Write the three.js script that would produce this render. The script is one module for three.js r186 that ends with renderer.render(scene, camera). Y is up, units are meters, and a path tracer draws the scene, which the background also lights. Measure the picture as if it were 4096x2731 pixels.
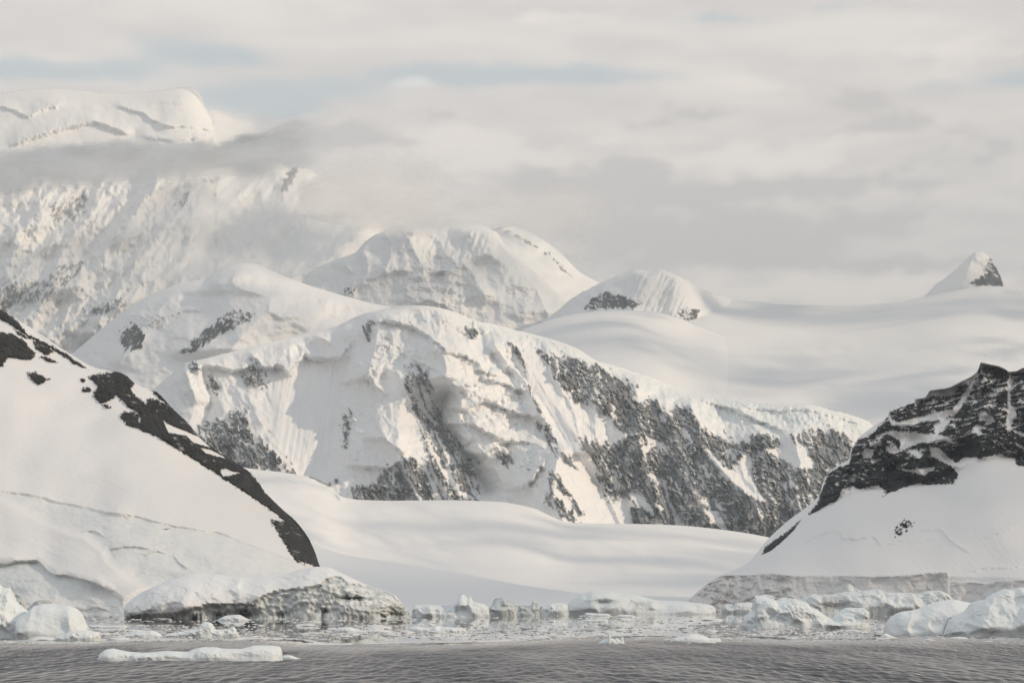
import * as THREE from 'three';
import { mergeGeometries } from 'three/addons/utils/BufferGeometryUtils.js';

// ---------------------------------------------------------------- camera, sky, sun, exposure
// The photograph was taken with a long lens from a low deck: plans are laid out in photo pixels (4096 x 2731) plus a distance,
// and every plan point becomes a real place in metres (x right, y up, -z away from the camera).
const F = 11390, HY = 2412, EYE = 8;
const scene = new THREE.Scene();
const camera = new THREE.PerspectiveCamera(2 * Math.atan(HY / F) * 180 / Math.PI, 4096 / (2 * HY), 2, 60000);
camera.position.set(0, EYE, 0);
camera.setViewOffset(4096, 2 * HY, 0, 0, 4096, 2731);
camera.updateProjectionMatrix();
scene.add(camera);

const renderer = new THREE.WebGLRenderer({ antialias: true });
renderer.setSize(1024, 682);
renderer.toneMapping = THREE.LinearToneMapping;
renderer.toneMappingExposure = 0.8;
renderer.shadowMap.enabled = true;

const clamp = (x, a = 0, b = 1) => Math.min(b, Math.max(a, x));
const lerp = (a, b, t) => a + (b - a) * t;
const smooth = (a, b, x) => { const t = clamp((x - a) / (b - a)); return t * t * (3 - 2 * t); };
const lin = (c) => (c /= 255, c <= 0.04045 ? c / 12.92 : ((c + 0.055) / 1.055) ** 2.4);
const rgb = (r, g, b) => [lin(r), lin(g), lin(b)];
const mix3 = (a, b, t) => [lerp(a[0], b[0], t), lerp(a[1], b[1], t), lerp(a[2], b[2], t)];
let seedState = 12345;
const rnd = () => { seedState = (seedState + 0x6d2b79f5) | 0; let t = Math.imul(seedState ^ (seedState >>> 15), 1 | seedState); t = (t + Math.imul(t ^ (t >>> 7), 61 | t)) ^ t; return ((t ^ (t >>> 14)) >>> 0) / 4294967296; };
const rand = (a, b) => a + (b - a) * rnd();

// gradient noise, 2-D and 3-D, about -1..1
function hash3(x, y, z) { let h = Math.imul(x, 374761393) ^ Math.imul(y, 668265263) ^ Math.imul(z, 2147483647 - 1274126177); h = Math.imul(h ^ (h >>> 13), 1274126177); h = Math.imul(h ^ (h >>> 15), 0x85ebca6b); return (h ^ (h >>> 16)) >>> 0; }
const GX = [], GY = [];
for (let i = 0; i < 64; i++) { GX.push(Math.cos(i * Math.PI / 32)); GY.push(Math.sin(i * Math.PI / 32)); }
function n2(x, y, s = 0) {
  const ix = Math.floor(x), iy = Math.floor(y), fx = x - ix, fy = y - iy;
  const u = fx * fx * fx * (fx * (fx * 6 - 15) + 10), v = fy * fy * fy * (fy * (fy * 6 - 15) + 10);
  const g = (a, b, dx, dy) => { const k = hash3(a, b, s) & 63; return GX[k] * dx + GY[k] * dy; };
  return 1.5 * lerp(lerp(g(ix, iy, fx, fy), g(ix + 1, iy, fx - 1, fy), u), lerp(g(ix, iy + 1, fx, fy - 1), g(ix + 1, iy + 1, fx - 1, fy - 1), u), v);
}
const G3 = [[1, 1, 0], [-1, 1, 0], [1, -1, 0], [-1, -1, 0], [1, 0, 1], [-1, 0, 1], [1, 0, -1], [-1, 0, -1], [0, 1, 1], [0, -1, 1], [0, 1, -1], [0, -1, -1]];
function n3(x, y, z, s = 0) {
  const ix = Math.floor(x), iy = Math.floor(y), iz = Math.floor(z), fx = x - ix, fy = y - iy, fz = z - iz;
  const q = (t) => t * t * t * (t * (t * 6 - 15) + 10), u = q(fx), v = q(fy), w = q(fz);
  const g = (a, b, c) => { const k = G3[hash3(ix + a, iy + b, iz + c + s * 977) % 12]; return k[0] * (fx - a) + k[1] * (fy - b) + k[2] * (fz - c); };
  return lerp(lerp(lerp(g(0, 0, 0), g(1, 0, 0), u), lerp(g(0, 1, 0), g(1, 1, 0), u), v), lerp(lerp(g(0, 0, 1), g(1, 0, 1), u), lerp(g(0, 1, 1), g(1, 1, 1), u), v), w);
}
const fbm = (x, y, o = 4, s = 0, gain = 0.5) => { let a = 0, k = 1, t = 0; for (let i = 0; i < o; i++) { a += k * n2(x, y, s + i); t += k; k *= gain; x = x * 2.03 + 17.1; y = y * 2.03 - 9.7; } return a / t * 1.4; };
const ridged = (x, y, o = 4, s = 0, gain = 0.5) => { let a = 0, k = 1, t = 0; for (let i = 0; i < o; i++) { const n = 1 - Math.abs(n2(x, y, s + i)) * 1.6; a += k * n; t += k; k *= gain; x = x * 2.07 + 11.3; y = y * 2.07 + 5.9; } return a / t; };
const fbm3 = (x, y, z, o = 4, s = 0) => { let a = 0, k = 1, t = 0; for (let i = 0; i < o; i++) { a += k * n3(x, y, z, s + i); t += k; k *= 0.5; x = x * 2.03 + 7.7; y = y * 2.03 + 3.1; z = z * 2.03 - 5.3; } return a / t * 1.3; };
const ridged3 = (x, y, z, o = 3, s = 0) => { let a = 0, k = 1, t = 0; for (let i = 0; i < o; i++) { a += k * (1 - 1.6 * Math.abs(n3(x, y, z, s + i))); t += k; k *= 0.5; x = x * 2.1 + 7.7; y = y * 2.1 + 3.1; z = z * 2.1 - 5.3; } return a / t; };

// the sky: a high, bright, broken overcast with pale blue openings
const SKY_BLUE = [[200, 335, 300, 42, .9], [470, 320, 200, 60, .6], [830, 262, 230, 45, .8], [1050, 420, 260, 75, .9], [1330, 380, 220, 60, .5], [1800, 325, 330, 42, .8], [2200, 320, 330, 50, .7], [2480, 335, 250, 30, .4], [2880, 118, 170, 20, .6], [3330, 78, 130, 16, .4], [4040, 370, 140, 40, .75], [3750, 400, 150, 30, .3], [650, 210, 140, 40, .4]];
const SKY_GREY = [[2350, 735, 400, 75, .9], [2800, 790, 420, 60, .8], [2750, 960, 600, 130, .9], [2250, 900, 350, 120, .7], [2620, 495, 200, 45, .7], [2800, 465, 160, 35, .6], [3420, 440, 170, 60, .65], [3600, 540, 420, 70, .55], [3650, 760, 500, 70, .6], [3300, 900, 500, 100, .6], [3300, 1065, 560, 42, .9], [1750, 870, 300, 60, .6], [1250, 560, 380, 110, .75], [3900, 620, 300, 50, .5], [1700, 470, 300, 50, .5], [3180, 720, 120, 26, .35], [400, 640, 700, 90, .8], [3850, 900, 300, 60, .3]];
const SKY_WARM = [[1750, 590, 330, 70, .9], [2050, 650, 300, 50, .7], [3050, 660, 380, 60, .8], [2500, 600, 400, 40, .4], [3000, 370, 330, 40, .5], [3900, 260, 400, 60, .5], [3300, 1175, 950, 48, 1.1], [1850, 760, 160, 40, .5], [1200, 120, 500, 80, .25], [2200, 110, 380, 45, .5], [3600, 20, 500, 50, .4]];
function blobs(list, x, y) { let k = 0; for (const [cx, cy, rx, ry, a] of list) { const dx = (x - cx) / rx, dy = (y - cy) / ry, q = dx * dx + dy * dy; if (q < 9) k = Math.max(k, a * Math.exp(-q * 0.9)) + 0.25 * Math.min(k, a * Math.exp(-q * 0.9)); } return clamp(k, 0, 1.1); }
const C_BASE = rgb(211, 206, 202), C_BLUE = rgb(179, 188, 192), C_GREY = rgb(195, 190, 187), C_WARM = rgb(225, 217, 209);
function skyColour(dx, dy, dz) {
  const flat = Math.hypot(dx, dz), el = Math.atan2(dy, flat), az = Math.atan2(dx, -dz);
  const sx = 2048 + F * az, sy = HY - F * el;
  const wx = 150 * fbm(sx / 420, sy / 170, 5, 3, 0.6), wy = 70 * fbm(sx / 300, sy / 110, 6, 8, 0.6), f = fbm(sx / 620 + 2, sy / 120, 5, 21), f2 = fbm(sx / 260, sy / 90, 4, 33);
  let c = mix3(C_BASE, C_WARM, clamp(0.25 + 0.35 * f));
  c = mix3(c, C_GREY, clamp(0.22 - 0.5 * f - 0.15 * f2));
  const near = Math.abs(az) < 0.3 && el < 0.33;
  if (near) {
    const x = sx + wx, y = sy + wy;
    const wm = blobs(SKY_WARM, x, y); c = mix3(c, C_WARM, clamp(0.75 * smooth(0.2, 0.6, wm + 0.4 * f2 * smooth(0, .3, wm)) + 0.25 * wm));
    const g = blobs(SKY_GREY, x, y);
    c = mix3(c, C_GREY, clamp(0.85 * smooth(0.3, 0.62, g + 0.5 * f2 * smooth(0, .3, g)) + 0.25 * g));
    c = mix3(c, C_BLUE, 0.8 * clamp(smooth(0.06, 0.62, blobs(SKY_BLUE, sx + wx * 0.5, sy + wy * 0.4) + 0.14 * f2)));
    // a small bright fair-weather puff
    const q = Math.hypot((sx - 1655) / 95, (sy - 362 - 10 * n2(sx / 30, sy / 30, 5)) / (sy > 365 ? 12 : 32 + 14 * n2(sx / 26, 3, 6)));
    c = mix3(c, rgb(216, 216, 214), 0.9 * smooth(1.15, 0.6, q));
  } else c = mix3(c, C_BLUE, clamp(0.5 * fbm(az * 5, el * 22, 4, 44) - 0.05) * smooth(0, 0.05, el));
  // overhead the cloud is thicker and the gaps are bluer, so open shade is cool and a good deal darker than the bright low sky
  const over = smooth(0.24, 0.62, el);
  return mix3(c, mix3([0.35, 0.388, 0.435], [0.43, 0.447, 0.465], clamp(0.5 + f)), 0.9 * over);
}
{
  const W = 4096, Hh = 2048, data = new Float32Array(W * Hh * 4);
  for (let r = 0; r < Hh; r++) {
    const el = ((r + 0.5) / Hh - 0.5) * Math.PI, fine = el > -0.03 && el < 0.34;
    const step = el < -0.03 ? W : fine ? 1 : 4;
    for (let cI = 0; cI < W; cI += step) {
      const az = ((cI + 0.5 * step) / W - 0.5) * 2 * Math.PI;
      const inFrame = fine && Math.abs(az + Math.PI / 2) < 0.35;
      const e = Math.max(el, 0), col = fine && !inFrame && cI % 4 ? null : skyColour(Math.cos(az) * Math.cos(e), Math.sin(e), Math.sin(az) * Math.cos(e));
      for (let k = 0; k < step; k++) {
        const o = (r * W + cI + k) * 4;
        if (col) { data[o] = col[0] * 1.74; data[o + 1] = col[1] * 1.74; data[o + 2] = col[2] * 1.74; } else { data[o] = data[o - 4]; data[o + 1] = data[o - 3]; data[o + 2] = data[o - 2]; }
        data[o + 3] = 1;
      }
    }
  }
  const sky = new THREE.DataTexture(data, W, Hh, THREE.RGBAFormat, THREE.FloatType);
  sky.mapping = THREE.EquirectangularReflectionMapping; sky.magFilter = THREE.LinearFilter; sky.minFilter = THREE.LinearFilter; sky.needsUpdate = true;
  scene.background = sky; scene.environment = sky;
}
const SUN = new THREE.Vector3(0.86, 0.41, 0.27).normalize();
const sun = new THREE.DirectionalLight(new THREE.Color().setRGB(1.0, 0.81, 0.59), 3.7);
sun.name = 'sun';
sun.target.position.set(0, 200, -8000); sun.position.copy(SUN).multiplyScalar(20000).add(sun.target.position);
sun.castShadow = true; sun.shadow.radius = 1.2; sun.shadow.mapSize.set(4096, 4096);
Object.assign(sun.shadow.camera, { left: -9000, right: 9000, top: 6000, bottom: -6000, near: 100, far: 50000 });
scene.add(sun, sun.target);
scene.fog = new THREE.FogExp2(new THREE.Color().setRGB(0.80, 0.91, 1.0), 3.1e-5);

// ---------------------------------------------------------------- helpers
const place = (sx, sy, D) => [(sx - 2048) / F * D, EYE + (HY - sy) / F * D, -D];
const waterD = (sy) => F * EYE / (sy - HY);
function line(pts) {                                     // smooth curve through a plan polyline, y as a function of x
  const n = pts.length, m = [];
  for (let i = 0; i < n; i++) {
    const a = pts[Math.max(0, i - 1)], b = pts[i], c = pts[Math.min(n - 1, i + 1)];
    const d0 = i ? (b[1] - a[1]) / (b[0] - a[0]) : null, d1 = i < n - 1 ? (c[1] - b[1]) / (c[0] - b[0]) : null;
    m.push(d0 === null ? d1 : d1 === null ? d0 : d0 * d1 <= 0 ? 0 : 2 * d0 * d1 / (d0 + d1));
  }
  return (x) => {
    if (x <= pts[0][0]) return pts[0][1] + m[0] * (x - pts[0][0]);
    if (x >= pts[n - 1][0]) return pts[n - 1][1] + m[n - 1] * (x - pts[n - 1][0]);
    let i = 0; while (x > pts[i + 1][0]) i++;
    const h = pts[i + 1][0] - pts[i][0], t = (x - pts[i][0]) / h, t2 = t * t, t3 = t2 * t;
    return (2 * t3 - 3 * t2 + 1) * pts[i][1] + (t3 - 2 * t2 + t) * h * m[i] + (-2 * t3 + 3 * t2) * pts[i + 1][1] + (t3 - t2) * h * m[i + 1];
  };
}
const blurred = (f, step) => (x) => { let t = 0, w = 0; for (let k = -24; k <= 24; k++) { const q = 1 + Math.cos(k * Math.PI / 25); t += q * f(x + k * step); w += q; } return t / w; };
const pairs = (flat) => { const o = []; for (let i = 0; i < flat.length; i += 2) o.push([flat[i], flat[i + 1]]); return o; };
const zoomed = (ox, oy, s, flat) => pairs(flat).map(([x, y]) => [ox + x / s, oy + y / s]);   // plan points read off an enlarged view
function poly(pts, o = {}) {                             // signed distance to a plan polygon, positive inside
  const xs = pts.map((p) => p[0]), ys = pts.map((p) => p[1]), pad = o.pad ?? 60;
  const x0 = Math.min(...xs) - pad, x1 = Math.max(...xs) + pad, y0 = Math.min(...ys) - pad, y1 = Math.max(...ys) + pad;
  return Object.assign((x, y) => {
    if (x < x0 || x > x1 || y < y0 || y > y1) return -pad;
    let d = 1e9, inside = false;
    for (let i = 0, j = pts.length - 1; i < pts.length; j = i++) {
      const [ax, ay] = pts[i], [bx, by] = pts[j];
      if ((ay > y) !== (by > y) && x < (bx - ax) * (y - ay) / (by - ay) + ax) inside = !inside;
      const ex = bx - ax, ey = by - ay, t = clamp(((x - ax) * ex + (y - ay) * ey) / (ex * ex + ey * ey + 1e-9));
      const qx = x - ax - ex * t, qy = y - ay - ey * t; d = Math.min(d, qx * qx + qy * qy);
    }
    d = Math.sqrt(d);
    return inside ? d : -Math.min(d, pad);
  }, o);
}
// ribs run down a face: [height in metres, width left, width right, points from top to bottom]; a negative height is a gully
function ribs(list) {
  const made = list.map(([a, wl, wr, pts]) => { const f = line(pts.map(([x, y]) => [y, x])); return { a, wl, wr, f, y0: pts[0][1], y1: pts[pts.length - 1][1] }; });
  return (x, y) => {
    let up = 0, down = 0;
    for (const r of made) {
      if (y < r.y0 - 60 || y > r.y1 + 60) continue;
      const d = x - r.f(clamp(y, r.y0, r.y1)); if (d < -r.wl || d > r.wr) continue;
      const fade = smooth(r.y0 - 60, r.y0 + 10, y) * smooth(r.y1 + 60, r.y1 - 10, y), t = d < 0 ? 1 + d / r.wl : 1 - d / r.wr, v = r.a * fade * (0.72 * t + 0.28 * t * t);
      if (v > 0) up = Math.max(up, v) + 0.3 * Math.min(up, v); else down = Math.min(down, v);
    }
    return up + down;
  };
}
// steps run across a face (ice cliffs, crevasse lips): [height, reach above, reach below, points from left to right]
function steps(list) {
  const made = list.map(([a, hu, hd, pts]) => ({ a, hu, hd, f: line(pts), x0: pts[0][0], x1: pts[pts.length - 1][0] }));
  return (x, y) => {
    let r = 0;
    for (const s of made) {
      if (x < s.x0 - 40 || x > s.x1 + 40) continue;
      const d = y - s.f(clamp(x, s.x0, s.x1)); if (d < -s.hu * 3 || d > s.hd * 2) continue;
      const fade = smooth(s.x0 - 40, s.x0 + 25, x) * smooth(s.x1 + 40, s.x1 - 25, x);
      r += s.a * fade * (d < 0 ? Math.exp(d / s.hu) : Math.max(0, 1 - d / s.hd));
    }
    return r;
  };
}

const used = new Map();
function numbered(name) { const k = used.get(name) ?? 0; used.set(name, k + 1); return k ? name + '_' + String(k).padStart(3, '0') : name; }
function tag(o, label, category, group, kind) { o.userData.label = label; if (category) o.userData.category = category; if (group) o.userData.group = group; if (kind) o.userData.kind = kind; return o; }
function shadowed(m) { m.castShadow = m.receiveShadow = true; return m; }

const snowMat = new THREE.MeshStandardMaterial({ name: 'snow', vertexColors: true, roughness: 0.85 });
const rockMat = new THREE.MeshStandardMaterial({ name: 'rock', vertexColors: true, roughness: 0.95 });
const iceMat = new THREE.MeshPhysicalMaterial({ name: 'ice', vertexColors: true, roughness: 0.55, specularIntensity: 0.5 });

// One mountainside: a sheet from its crest down to its foot with a far side behind the crest, split into snow and bare rock.
function landform(o) {
  const { nv, x0, x1, dx } = o, nb = o.back ?? 5, rows = nv + 1 + nb, xs = []; for (let x = x0; x < x1; x += x > -50 - dx && x < 4150 ? dx : 5 * dx) xs.push(x); xs.push(x1);
  const cols = xs.length, nu = cols - 1, P = new Float32Array(rows * cols * 3), C = new Float32Array(rows * cols * 3), R = new Float32Array(rows * cols);
  const ridge = o.ridge, base = o.base, cr = o.crest ?? o.ridge, soft = blurred(cr, o.blur ?? 5);
  for (let i = 0; i < cols; i++) {
    const x = xs[i], yr = ridge(x), yc = soft(x), yb = Math.max(yr + 20, base(x)), Db = o.near(x, yb), Dr = o.depthAt ? o.depthAt(x, yr, 0, o.far(x, yc), Db) : o.far(x, yc), Df = o.far(x, yc);
    for (let j = -nb; j <= nv; j++) {
      const k = (j + nb) * cols + i, v = j / nv;
      let y, D, rock = -1;
      if (j < 0) { const b = -j / nb; y = lerp(yr, yb, b * b * 0.9); D = Dr - o.relief(x, yr, 0) + (o.depth ?? 900) * b; }
      else { y = lerp(yr, yb, o.rows ? o.rows(v) : v); D = o.depthAt ? o.depthAt(x, y, v, Df, Db) : lerp(Dr, Db, (o.fall ?? ((t) => t))(clamp((y - yc) / (yb - yc)), x)); }
      if (o.rock) rock = o.rock(x, Math.max(y, yr), Math.max(0, v));
      if (j >= 0) D -= o.relief(x, y, v, rock);
      const p = place(x, y, D); P[k * 3] = p[0]; P[k * 3 + 1] = p[1]; P[k * 3 + 2] = p[2];
      R[k] = rock;
      const c = rock > 0 ? o.rockColour(x, y, v, rock) : o.snowColour ? o.snowColour(x, y, v, rock) : [0.86, 0.86, 0.86];
      C[k * 3] = c[0]; C[k * 3 + 1] = c[1]; C[k * 3 + 2] = c[2];
    }
  }
  const snowIx = [], rockIx = [], parent = new Int32Array(rows * cols).map((_, i) => i);
  const find = (a) => { while (parent[a] !== a) { parent[a] = parent[parent[a]]; a = parent[a]; } return a; };
  for (let j = 0; j < rows - 1; j++) for (let i = 0; i < nu; i++) {
    const a = j * cols + i, b = a + 1, c = a + cols, d = c + 1;
    for (const t of (i + j) & 1 ? [[a, c, b], [b, c, d]] : [[a, c, d], [a, d, b]]) {
      if (R[t[0]] + R[t[1]] + R[t[2]] > 0) { rockIx.push(...t); parent[find(t[1])] = find(t[0]); parent[find(t[2])] = find(t[0]); } else snowIx.push(...t);
    }
  }
  const whole = new THREE.BufferGeometry(); whole.setAttribute('position', new THREE.BufferAttribute(P, 3));
  whole.setIndex(snowIx.concat(rockIx)); whole.computeVertexNormals();
  const N = whole.attributes.normal.array;
  const take = (ix) => {
    const map = new Map(), p = [], n = [], c = [], out = [];
    for (const v of ix) {
      let w = map.get(v);
      if (w === undefined) { w = map.size; map.set(v, w); for (let k = 0; k < 3; k++) { p.push(P[v * 3 + k]); n.push(N[v * 3 + k]); c.push(C[v * 3 + k]); } }
      out.push(w);
    }
    const g = new THREE.BufferGeometry();
    g.setAttribute('position', new THREE.Float32BufferAttribute(p, 3)); g.setAttribute('normal', new THREE.Float32BufferAttribute(n, 3)); g.setAttribute('color', new THREE.Float32BufferAttribute(c, 3));
    g.setIndex(out); return g;
  };
  const root = new THREE.Group(); root.name = numbered(o.name); scene.add(root);
  tag(root, o.label, o.category, null, 'structure');
  const part = (name, ix, m) => { const q = shadowed(new THREE.Mesh(take(ix), m)); q.name = name; root.add(q); return q; };
  part(o.snowName ?? 'snowfield', snowIx, snowMat);
  if (rockIx.length) {
    const groups = new Map();
    for (let t = 0; t < rockIx.length; t += 3) { const r = find(rockIx[t]); if (!groups.has(r)) groups.set(r, []); groups.get(r).push(rockIx[t], rockIx[t + 1], rockIx[t + 2]); }
    const sorted = [...groups.values()].sort((a, b) => b.length - a.length), most = o.rocks ?? 12, rest = [];
    sorted.forEach((ix, i) => { if (i < most && ix.length > 90) part('rock_face', ix, rockMat); else for (const v of ix) rest.push(v); });
    if (rest.length) part('small_rocks', rest, rockMat).userData.kind = 'stuff';
  }
  return root;
}
const rockTone = (x, y, base, s, tint = [1, 0.99, 0.98]) => { const k = base * Math.max(0.25, 1 + 0.5 * fbm(x / 60, y / 80, 3, s) + 0.55 * fbm((x - 0.3 * y) / 11, y / 70, 3, s + 5) + 0.25 * n2(x / 5, y / 9, s + 7)); return [k * tint[0], k * tint[1], k * tint[2]]; };
// snow lodged on small ledges of bare rock, 0..1
const dusting = (x, y, seed, bias = 0) => smooth(0.3, 0.52, 0.85 * n2((x + 0.35 * y) / 36, (y - 0.28 * x) / 6.5, seed) + 0.4 * n2((x - 0.5 * y) / 8, (y + 0.5 * x) / 34, seed + 1) + 0.5 * fbm(x / 110, y / 110, 2, seed + 2) + bias);
const dusted = (c, x, y, seed, bias) => mix3(c, [0.72, 0.72, 0.72], dusting(x, y, seed, bias));
const SNOW = [0.84, 0.84, 0.84], ICE = [0.70, 0.775, 0.79];

// ---------------------------------------------------------------- the central massif: a fluted face of snow, hanging ice and rock
{
  const ridgeL = line(pairs([480, 1640, 560, 1600, 613, 1557, 666, 1511, 722, 1473, 743, 1450, 824, 1432, 916, 1409, 1008, 1384, 1161, 1350, 1263, 1325, 1355, 1299, 1437, 1261, 1467, 1252, 1492, 1246, 1553, 1231, 1630, 1221, 1706, 1223, 1783, 1236, 1859, 1264, 1910, 1284, 1977, 1297, 2063, 1320, 2165, 1345, 2300, 1389, 2388, 1443, 2459, 1463, 2577, 1499, 2714, 1550, 2822, 1577, 2924, 1592, 3016, 1605, 3134, 1618, 3210, 1615, 3338, 1643, 3465, 1679, 3496, 1704, 3600, 1760, 3760, 1830]));
  const R = ribs([
    [64, 90, 150, pairs([1495, 1240, 1510, 1302, 1505, 1368, 1474, 1486])],
    [35, 60, 90, pairs([1474, 1486, 1500, 1540, 1530, 1580])],
    [-50, 330, 70, pairs([1405, 1390, 1372, 1500, 1355, 1593, 1345, 1685, 1320, 1802, 1304, 1863, 1240, 1930])],
    [45, 80, 120, pairs([1430, 1330, 1425, 1400, 1440, 1460])],
    [44, 120, 150, pairs([1590, 1490, 1602, 1560, 1600, 1640, 1589, 1710, 1604, 1792, 1640, 1850])],
    [-110, 200, 80, pairs([1796, 1567, 1762, 1623, 1757, 1685, 1785, 1713, 1838, 1787, 1890, 1860, 1950, 1960])],
    [85, 120, 230, pairs([1745, 1390, 1783, 1465, 1780, 1516, 1806, 1557])],
    [26, 30, 60, pairs([1640, 1450, 1700, 1620, 1770, 1790, 1840, 1980])],
    [22, 20, 40, pairs([1620, 1540, 1690, 1730, 1760, 1900, 1800, 2010])],
    [24, 24, 40, pairs([1600, 1850, 1660, 1960, 1690, 2020])],
    [60, 50, 210, pairs([1975, 1380, 2030, 1450, 2092, 1520, 2153, 1640, 2204, 1719, 2270, 1840, 2320, 1900])],
    [-30, 80, 50, pairs([2050, 1440, 2115, 1540, 2200, 1660, 2262, 1760, 2330, 1850, 2400, 1950])],
    [140, 220, 240, pairs([2245, 1800, 2222, 1866, 2214, 1938, 2222, 2014, 2260, 2110])],
    [30, 40, 70, pairs([2185, 1405, 2214, 1504, 2286, 1627, 2316, 1749])],
    [34, 60, 80, pairs([2379, 1590, 2384, 1680, 2386, 1760])],
    [38, 90, 60, pairs([2430, 1620, 2480, 1720, 2530, 1770, 2570, 1850])],
    [55, 90, 90, pairs([2540, 1530, 2560, 1640, 2560, 1760, 2600, 1900, 2640, 2040])],
    [60, 120, 110, pairs([2660, 1600, 2690, 1700, 2720, 1810, 2760, 1930, 2840, 2090])],
    [85, 150, 100, pairs([2765, 1610, 2805, 1745, 2853, 1832, 2914, 1908, 2986, 1974, 3050, 2070])],
    [60, 110, 120, pairs([3010, 1745, 2965, 1830, 2975, 1900, 3030, 1970, 3060, 2100])],
    [55, 80, 110, pairs([3060, 1760, 3058, 1860, 3062, 1980, 3100, 2100])],
    [55, 90, 110, pairs([3170, 1745, 3200, 1850, 3190, 1960, 3210, 2060])],
    [-40, 60, 90, pairs([2590, 1860, 2650, 1930, 2680, 2010, 2730, 2100])],
    [18, 14, 40, pairs([2230, 1900, 2290, 1990, 2340, 2080])],
    [16, 12, 34, pairs([2216, 1930, 2262, 2010, 2310, 2090])],
    [20, 20, 50, pairs([2420, 1960, 2450, 2030, 2480, 2100])],
    [22, 26, 60, pairs([2520, 1990, 2560, 2050, 2600, 2110])],
    [50, 90, 70, pairs([735, 1470, 760, 1540, 775, 1580])],
    [40, 60, 70, pairs([790, 1460, 800, 1540, 830, 1590])],
    [-45, 60, 60, pairs([815, 1500, 840, 1600, 815, 1690])],
    [30, 50, 60, pairs([1150, 1350, 1160, 1420, 1155, 1480])],
    [45, 80, 70, pairs([1250, 1330, 1330, 1380, 1370, 1420])],
  ]);
  const S = steps([
    [30, 50, 16, zoomed(600, 1200, 1.96, [420, 500, 540, 520, 660, 545, 760, 520])],
    [42, 60, 22, zoomed(600, 1200, 1.96, [790, 420, 900, 520, 1000, 500, 1080, 560])],
    [30, 40, 16, zoomed(600, 1200, 1.96, [1090, 540, 1160, 470, 1220, 420])],
    [34, 50, 18, zoomed(600, 1200, 1.96, [1240, 440, 1380, 450, 1480, 440, 1530, 380])],
    [30, 40, 16, zoomed(1400, 1200, 1.96, [-60, 640, 130, 600, 190, 650, 260, 720])],
    [30, 46, 14, zoomed(1400, 1200, 1.96, [150, 1080, 260, 1080, 330, 1140, 400, 1180])],
    [24, 40, 14, zoomed(1400, 1200, 1.96, [0, 1290, 150, 1300, 300, 1310, 390, 1260])],
    [28, 30, 16, zoomed(1400, 1200, 1.96, [260, 150, 420, 180, 560, 240, 680, 320])],
    [26, 34, 10, zoomed(1400, 1200, 1.96, [690, 330, 760, 400, 880, 420, 1010, 505])],
    [22, 40, 9, zoomed(1400, 1200, 1.96, [1010, 540, 1090, 570, 1150, 585])],
    [22, 40, 9, zoomed(1400, 1200, 1.96, [1090, 620, 1240, 660, 1300, 690, 1370, 705])],
    [20, 30, 10, zoomed(1400, 1200, 1.96, [800, 650, 850, 680, 910, 660, 980, 660])],
    [26, 40, 12, zoomed(1400, 1200, 1.96, [780, 840, 900, 850, 1060, 780, 1130, 800])],
    [26, 40, 10, zoomed(1400, 1200, 1.96, [1120, 810, 1240, 860, 1330, 880, 1420, 900, 1500, 920])],
    [34, 50, 14, zoomed(1400, 1200, 1.96, [960, 960, 1040, 1010, 1140, 1060, 1180, 1080])],
    [22, 30, 12, zoomed(1400, 1200, 1.96, [1150, 1110, 1300, 1100, 1420, 1120, 1520, 1150])],
    [34, 40, 14, zoomed(1400, 1200, 1.96, [880, 1170, 960, 1190, 1050, 1200, 1110, 1150])],
    [34, 60, 16, zoomed(1400, 1200, 1.96, [1280, 1460, 1360, 1450, 1440, 1380, 1500, 1300])],
    [16, 20, 8, zoomed(2000, 1300, 1.96, [250, 80, 380, 110, 520, 160, 640, 200, 760, 290])],
    [26, 26, 12, zoomed(2700, 1500, 1.96, [200, 175, 300, 215, 480, 270, 640, 340, 840, 430])],
    [20, 20, 12, zoomed(2700, 1500, 1.96, [470, 190, 620, 250, 800, 260, 1000, 260, 1200, 300, 1400, 350, 1550, 400])],
    [24, 40, 8, zoomed(2000, 1300, 1.96, [600, 1000, 660, 1005, 720, 1010])],
  ]);
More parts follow.
